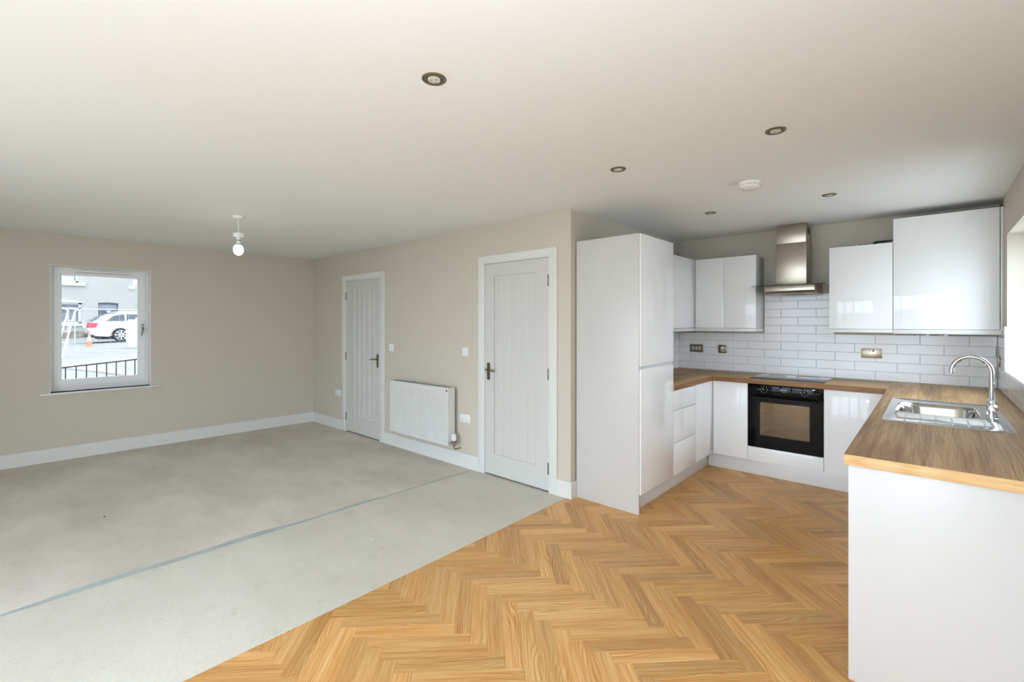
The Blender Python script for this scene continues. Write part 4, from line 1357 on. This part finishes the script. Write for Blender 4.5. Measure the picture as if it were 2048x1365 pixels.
# added lamp in place of the camera flash; its globe mirrors in gloss doors
x, y = 6.70, -3.42
t = thing('flash_stand_in', (x, y, CEIL), 'lit globe pendant added behind the viewpoint in place of the camera flash', 'pendant light')
MB().lathe([(0.045, CEIL + 0.001), (0.045, CEIL - 0.006), (0.042, CEIL - 0.020), (0.036, CEIL - 0.024), (0.008, CEIL - 0.026)], (x, y, 0), 'z', 32).build('ceiling_rose', 'plastic', t)
MB().tube([(x, y, CEIL - 0.024), (x, y, 1.79)], 0.0042, 10).build('flex', 'plastic', t)
MB().lathe([(0.007, 1.805), (0.018, 1.795), (0.022, 1.755), (0.022, 1.732)], (x, y, 0), 'z', 24).build('lamp_holder', 'plastic', t)
MB().lathe([(0.06 * math.sin(R(a)) + 0.0005, 1.675 - 0.06 * math.cos(R(a))) for a in range(0, 172, 10)], (x, y, 0), 'z', 24).build('globe', 'globe', t)

# ------------------------------------------------------------------ small debris on the concrete
rnd = random.Random(5)
for (x, y, s, mt, lab) in ((2.20, -2.62, 0.006, 'tyre', 'tiny dark stone chip on the concrete near the left edge'), (2.55, -0.95, 0.006, 'plastic', 'tiny white plaster crumb on the concrete before the radiator'), (4.02, -1.48, 0.007, 'plastic', 'tiny white paint flake on the smooth screed')):
    m = MB().lathe([(s * 0.6, 0.003), (s, 0.003 + s * 0.3), (s * 0.5, 0.003 + s * 0.7)], (x, y, 0), 'z', 7)
    m.map(lambda a, b, c: (a + 0.3 * (b - y), b, c - 0.0012))
    tag(m.build('debris_crumb', mt, None), lab, 'debris')

# ------------------------------------------------------------------ outside, seen through the left window


def gz(x, y):
    pts = [(-0.33, -0.15), (-1.2, 0.0), (-3.0, 0.13), (-6.0, 0.27), (-10.0, 0.335), (-18.0, 0.44), (-24.0, 0.51), (-33.0, 0.62)]
    z = pts[-1][1]
    for (xa, za), (xb, zb) in zip(pts, pts[1:]):
        if xb <= x <= xa:
            z = za + (zb - za) * (xa - x) / (xa - xb)
            break
    if x > pts[0][0]:
        z = pts[0][1]
    return z + max(0.0, min(1.0, (-x - 9) / 9)) * 0.045 * y


def terrain(name, xs, y0, y1, material, label, cat):
    b = bmesh.new()
    yy = [y0 + (y1 - y0) * i / 14 for i in range(15)]
    g = [[b.verts.new((x, y, gz(x, y))) for y in yy] for x in xs]
    for i in range(len(xs) - 1):
        for j in range(14):
            b.faces.new((g[i][j], g[i][j + 1], g[i + 1][j + 1], g[i + 1][j]))
    bmesh.ops.recalc_face_normals(b, faces=b.faces[:])
    me = bpy.data.meshes.new(name)
    b.to_mesh(me); b.free()
    return struct(link(name, me, material, None, True), label, cat)


terrain('garden_ground', [-0.33, -1.2, -3.0, -4.5, -6.3], -14, 14, 'soil', 'tan bare soil outside the window behind the railing', 'ground')
terrain('road', [-6.3, -8, -10, -12, -14, -18, -21, -24, -28, -33], -14, 16, 'tarmac', 'pale road and yard outside the window', 'road')
struct(bx('ground', None, 'ground', -80, 80, -80, 80, -0.6, -0.5, 0), 'open ground around the house', 'ground')
struct(MB().prism([(-1, -14), (18, -14), (18, 9), (DX + 0.33, 9), (DX + 0.33, REAR_Y - 0.31), (-1, REAR_Y - 0.31)], 'z', -0.3, -0.05).build('patio', 'paving', None, False), 'pale paving added around the back of the house to bounce light indoors', 'patio')  # unseen paving, added pale to bounce daylight up to the ceiling

# pale kerb crossing the yard
m = MB()
m.tube([(-10.2, -2.5, gz(-10.2, -2.5) + 0.03), (-9.6, -2.06, gz(-9.6, -2.0) + 0.03), (-7.6, -1.45, gz(-7.6, -1.4) + 0.03), (-6.1, -1.03, gz(-6.1, -1) + 0.03), (-5.0, -0.6, gz(-5, -0.6) + 0.03)], 0.06, 6)
tag(m.build('kerb', 'kerb', None), 'pale kerb edging running across the yard outside', 'kerb')

# railing
t = thing('railing', (-2.0, -2.1, 0.05), 'black metal railing just outside the street window', 'railing')
zr = lambda y: 0.843 + 0.085 * (y + 2.581)
MB().tube([(-2.0, -3.6, zr(-3.6)), (-2.0, -0.6, zr(-0.6))], 0.009, 8).build('top_rail', 'rail', t)
MB().tube([(-2.0, -3.6, zr(-3.6) - 0.70), (-2.0, -0.6, zr(-0.6) - 0.70)], 0.0115, 8).build('bottom_rail', 'rail', t)
bar0 = None
for i in range(28):
    y = -3.577 + 0.107 * i
    if bar0 is None:
        me = MB().tube([(0, 0, -0.76), (0, 0, 0)], 0.0065, 8)
        o = me.build('bar', 'rail', t)
        bar0 = o
    else:
        o = bpy.data.objects.new('bar', bar0.data)
        C.objects.link(o)
        attach(o, t)
    o.location = (-2.0, y, zr(y))

# temporary fence panels with a stabiliser
def fence_panel(y0, y1, x, z1, label):
    t = thing('wire_fence', (x, (y0 + y1) / 2, gz(x, (y0 + y1) / 2)), label, 'fence', 'temporary fence panels in the yard')
    zb = gz(x, (y0 + y1) / 2) + 0.1
    r = 0.16
    pts = []
    for cy, cz, a0 in ((y1 - r, z1 - r, 0), (y0 + r, z1 - r, 90), (y0 + 0.01, zb + 0.01, 180), (y1 - 0.01, zb + 0.01, 270)):
        rr = r if cz > zb + 0.1 else 0.01
        for i in range(7):
            a = R(a0 + 15 * i)
            pts.append((x, cy + rr * math.cos(a), cz + rr * math.sin(a)))
    MB().tube(pts, 0.017, 8, True).build('frame', 'galv', t)
    for i in range(int((y1 - y0) / 0.25)):
        y = y0 + 0.125 + 0.25 * i
        MB().tube([(x, y, zb), (x, y, z1)], 0.0025, 4).build('wire', 'galv', t)
    for i in range(6):
        z = zb + 0.1 + i * (z1 - zb - 0.15) / 5.5
        MB().tube([(x, y0, z), (x, y1, z)], 0.0025, 4).build('wire', 'galv', t)
    return t


fence_panel(-4.75, -1.52, -14.0, 1.93, 'temporary wire fence panel with rounded corners left of the brace')
fence_panel(-1.36, 2.1, -14.0, 1.91, 'temporary wire fence panel in front of the parked car')
t = thing('fence_brace', (-12.6, -1.85, gz(-12.6, -1.8)), 'leaning galvanised stabiliser brace of the temporary fence', 'fence brace')
for dy in (-0.10, 0.06):
    MB().tube([(-13.93, -1.42 + dy, 1.86), (-12.6, -1.84 + dy, gz(-12.6, -1.8) + 0.02)], 0.024, 8).build('brace_tube', 'galv', t)
for f in (0.22, 0.45, 0.68, 0.93):
    xx, yy, zz = -13.93 + 1.33 * f, -1.42 - 0.42 * f, 1.86 + (gz(-12.6, -1.8) + 0.02 - 1.86) * f
    MB().tube([(xx, yy - 0.14, zz), (xx, yy + 0.10, zz)], 0.02, 8).build('cross_bar', 'galv', t)

# traffic cone
t = thing('traffic_cone', (-20.0, -0.38, gz(-20, -0.38)), 'orange and white traffic cone beside the parked car', 'traffic cone')
zc = gz(-20, -0.38)
bx('base', t, 'coneo', -20.12, -19.88, -0.49, -0.27, zc - 0.01, zc + 0.04, 0.012)
prof = [(0.092, 0.04), (0.072, 0.24), (0.052, 0.43), (0.034, 0.60), (0.022, 0.70)]
for (a, b, mt, nm) in ((0, 1, 'coneo', 'lower_cone'), (1, 2, 'conew', 'reflective_sleeve'), (2, 3, 'coneo', 'upper_cone'), (3, 4, 'coneo', 'tip')):
    MB().lathe([(prof[a][0], zc + prof[a][1]), (prof[b][0], zc + prof[b][1])], (-20.0, -0.38, 0), 'z', 20).build(nm, mt, t)

# builder's bag
zb = gz(-17, 0.7)
t = thing('builders_bag', (-17.0, 0.75, zb), 'large white bulk bag standing in front of the car', 'bag')
m = MB().box(-17.5, -16.5, 0.46, 1.46, zb - 0.02, zb + 1.12, 0.09, 3)
bmesh.ops.subdivide_edges(m.bm, edges=m.bm.edges[:], cuts=2, use_grid_fill=True)
m.map(lambda x, y, z: (x + 0.06 * math.sin(y * 9) * math.sin(z * 6), y + 0.05 * math.sin(z * 7 + x * 3), z + 0.02 * math.sin(x * 11 + y * 8)))
m.build('sack', 'bag', t)
for y in (0.60, 1.32):
    MB().tube([(-16.55, y, zb + 0.9), (-16.53, y + 0.03, zb + 1.18), (-16.6, y + 0.10, zb + 1.22), (-16.7, y + 0.06, zb + 1.10)], 0.02, 6).build('lifting_loop', 'bag', t)

# parked estate car, nose to the right
CXN, CXF = -22.05, -23.82
cg = gz(-22.9, 1.5) - 0.02
t = thing('car', (-22.9, 2.0, cg), 'white estate car parked across the road, tail to the left', 'car')
low = [(-0.14, 0.42), (-0.24, 0.62), (-0.22, 0.88), (0.05, 0.96), (1.4, 1.0), (3.1, 0.98), (4.25, 0.80), (4.50, 0.62), (4.46, 0.30), (4.1, 0.22)]
arch = []
for cy in (3.62, 0.93):
    for i in range(9):
        a = R(i * 22.5)
        arch.append((cy + 0.37 * math.cos(a), 0.30 + 0.37 * math.sin(a)))
    if cy > 3:
        arch.append((3.24, 0.20)); arch.append((1.31, 0.20))
prof = low + arch + [(0.5, 0.26), (0.0, 0.30)]
m = MB().prism([(y, cg + z) for y, z in prof], 'x', CXF, CXN)


def tumble(x, y, z):
    h = z - cg
    k = 1 - max(0, h - 0.75) * 0.10 - max(0, 0.35 - h) * 0.1
    e = 1.0 - 0.06 * max(0.0, 0.5 - y) - 0.07 * max(0.0, y - 3.6)
    c = (CXN + CXF) / 2
    return (c + (x - c) * k * e, y, z)


m.map(tumble)
body = m.build('body', 'carpaint', t)
cab = [(-0.12, 0.90), (0.30, 1.20), (0.62, 1.36), (1.3, 1.43), (2.1, 1.42), (2.55, 1.34), (3.25, 0.97)]
m = MB().prism([(y, cg + z) for y, z in cab], 'x', CXF + 0.06, CXN - 0.06)


def cabin(x, y, z):
    h = z - cg
    c = (CXN + CXF) / 2
    return (c + (x - c) * (1 - max(0, h - 0.9) * 0.36), y, z)


m.map(cabin)
m.build('cabin', 'carpaint', t)


def side_glass(pts):
    m = MB().prism([(y, cg + z) for y, z in pts], 'x', CXN - 0.056, CXN - 0.09)
    m.map(cabin)
    m.build('side_window', 'carglass', t)


side_glass([(0.42, 0.99), (0.72, 1.25), (1.05, 1.33), (1.12, 1.33), (1.12, 1.0)])
side_glass([(1.19, 1.0), (1.19, 1.335), (1.95, 1.345), (1.98, 1.0)])
side_glass([(2.06, 1.0), (2.04, 1.34), (2.40, 1.31), (2.98, 1.0)])
m = MB().prism([(-0.085, cg + 0.985), (0.285, cg + 1.245), (0.300, cg + 1.225), (-0.055, cg + 0.97)], 'x', CXF + 0.2, CXN - 0.2)
m.map(lambda x, y, z: (x, y - 0.03, z + 0.02))
m.build('rear_window', 'carglass', t)
for s, nm in ((CXN - 0.03, 'tail_light'),):
    m = MB().prism([(-0.235, cg + 0.68), (0.10, cg + 0.70), (0.17, cg + 0.90), (-0.19, cg + 0.91)], 'x', s - 0.25, s + 0.02)
    m.map(tumble)
    m.map(lambda x, y, z: (x + 0.035, y - 0.03, z))
    m.build(nm, 'taillight', t)
m = MB().prism([(-0.16, cg + 0.24), (0.50, cg + 0.22), (0.50, cg + 0.31), (-0.20, cg + 0.36)], 'x', CXF + 0.08, CXN - 0.03)
m.build('rear_bumper_trim', 'cartrim', t)
m = MB().box(CXF + 0.2, CXN - 0.12, 0.2, 4.2, cg + 0.14, cg + 0.26)
m.build('underbody', 'cartrim', t)
for cy in (0.98, 3.67):
    w = MB().lathe([(0.24, -0.10), (0.325, -0.09), (0.335, 0), (0.325, 0.09), (0.24, 0.10)], (CXN - 0.12, cy, cg + 0.335), 'x', 32).build('wheel', 'tyre', t)
    rm = MB().lathe([(0.235, 0.075), (0.235, 0.102), (0.215, 0.104), (0.21, 0.085)], (CXN - 0.12, cy, cg + 0.335), 'x', 32).build('rim', 'rim', w)
    for i in range(8):
        a = 2 * math.pi * i / 8
        MB().tube([(CXN - 0.015, cy + 0.03 * math.cos(a), cg + 0.335 + 0.03 * math.sin(a)), (CXN - 0.022, cy + 0.215 * math.cos(a), cg + 0.335 + 0.215 * math.sin(a))], [0.035, 0.026], 6).build('spoke', 'rim', w)
MB().box(CXF + 0.35, CXF + 0.39, 0.75, 2.15, cg + 1.42, cg + 1.46, 0.01).build('roof_rail', 'galv', t)
MB().box(CXN - 0.39, CXN - 0.35, 0.75, 2.15, cg + 1.42, cg + 1.46, 0.01).build('roof_rail', 'galv', t)
MB().box(CXN - 0.01, CXN + 0.13, 2.62, 2.80, cg + 0.95, cg + 1.08, 0.03).build('mirror', 'carpaint', t)

# pale rendered house opposite
HX = -30.0
t = thing('house', (HX - 4, 2, 0.5), 'pale rendered house across the road with white framed windows', 'house')
UW = (-1.75, 0.20, 3.78, 5.3)
LW = (-1.95, 0.33, 1.42, 2.62)
DW = (1.06, 1.98, 1.15, 2.62)
wl = slab_with_holes([-12, 14], [0.2, 9.0], [UW, LW, DW], lambda u, w2, d: (d, u, w2), HX, HX - 0.4, 'wall', 'render', t)
MB().prism([(-12.3, 8.9), (14.3, 8.9), (14.3, 9.1), (-12.3, 9.1)], 'x', HX + 0.4, HX - 8).build('roof', 'stone', t)
bx('stone_base', t, 'stone', HX - 0.1, HX + 0.12, -12, 0.62, 0.4, 0.98, 0.02)
# upper window
for nm, W, mt in (('window', UW, 'paneout'), ('window', LW, 'paneout'), ('window', DW, 'panedark')):
    p = bx(nm, t, mt, HX - 0.25, HX - 0.21, W[0], W[1], W[2], W[3], 0)
    if W is UW:
        bx('blind', p, 'frameout', HX - 0.20, HX - 0.18, W[0], W[1] - 0.16, W[2] + 0.05, W[2] + 0.38, 0)
    if W is not DW:
        for y0, y1, z0, z1 in ((W[1] - 0.13, W[1], W[2], W[3]), (W[0], W[0] + 0.12, W[2], W[3]), (W[0], W[1], W[2], W[2] + 0.09), (W[0], W[1], W[3] - 0.10, W[3])):
            bx('window_bar', p, 'frameout', HX - 0.20, HX - 0.04, y0, y1, z0, z1, 0.01)
    if W is LW:
        bx('window_bar', p, 'frameout', HX - 0.20, HX - 0.04, W[0], W[1], 2.22, 2.34, 0.01)
        bx('window_bar', p, 'frameout', HX - 0.20, HX - 0.04, -0.72, -0.60, 1.45, 2.22, 0.01)
    if W is DW:
        bx('blind', p, 'blind', HX - 0.20, HX - 0.18, W[0] + 0.03, W[1] - 0.03, 2.28, 2.58, 0)
        MB().prism([(1.42, 2.2), (1.68, 2.2), (1.55, 2.02)], 'x', HX - 0.19, HX - 0.17).build('ornament', 'frameout', p)
bx('sill', t, 'frameout', HX - 0.02, HX + 0.16, UW[0] - 0.15, UW[1] + 0.28, 3.60, 3.78, 0.01)
bx('sill', t, 'frameout', HX - 0.02, HX + 0.16, LW[0] - 0.15, LW[1] + 0.10, 1.27, 1.42, 0.01)
pts = [(LW[0] - 0.2, 2.62), (LW[1] + 0.12, 2.62)] + [(LW[1] + 0.12 - (LW[1] + 0.32 - LW[0]) * i / 12, 2.66 + 0.16 * math.sin(math.pi * i / 12)) for i in range(13)]
MB().prism(pts, 'x', HX - 0.02, HX + 0.08).build('window_arch', 'frameout', t)
pts = [(DW[0] - 0.02, 2.62), (DW[1] + 0.02, 2.62)] + [(DW[1] + 0.02 - (DW[1] - DW[0] + 0.04) * i / 10, 2.63 + 0.06 * math.sin(math.pi * i / 10)) for i in range(11)]
MB().prism(pts, 'x', HX - 0.05, HX + 0.02).build('door_arch', 'panedark', t)
t = thing('white_oval', (HX + 0.06, 2.62, 3.6), 'white oval disc high on the pale house front', 'lamp')  # white oval disc on a backing, its nature left open
m = MB().lathe([(0.19, 0.0), (0.19, 0.04), (0.15, 0.10), (0.06, 0.125)], (HX, 2.62, 3.62), 'x', 28)
m.map(lambda x, y, z: (x, y, 3.62 + (z - 3.62) * 0.7))
m.build('oval_face', 'conew', t)
bx('oval_back', t, 'frameout', HX - 0.001, HX + 0.02, 2.45, 2.79, 3.51, 3.73, 0.01)
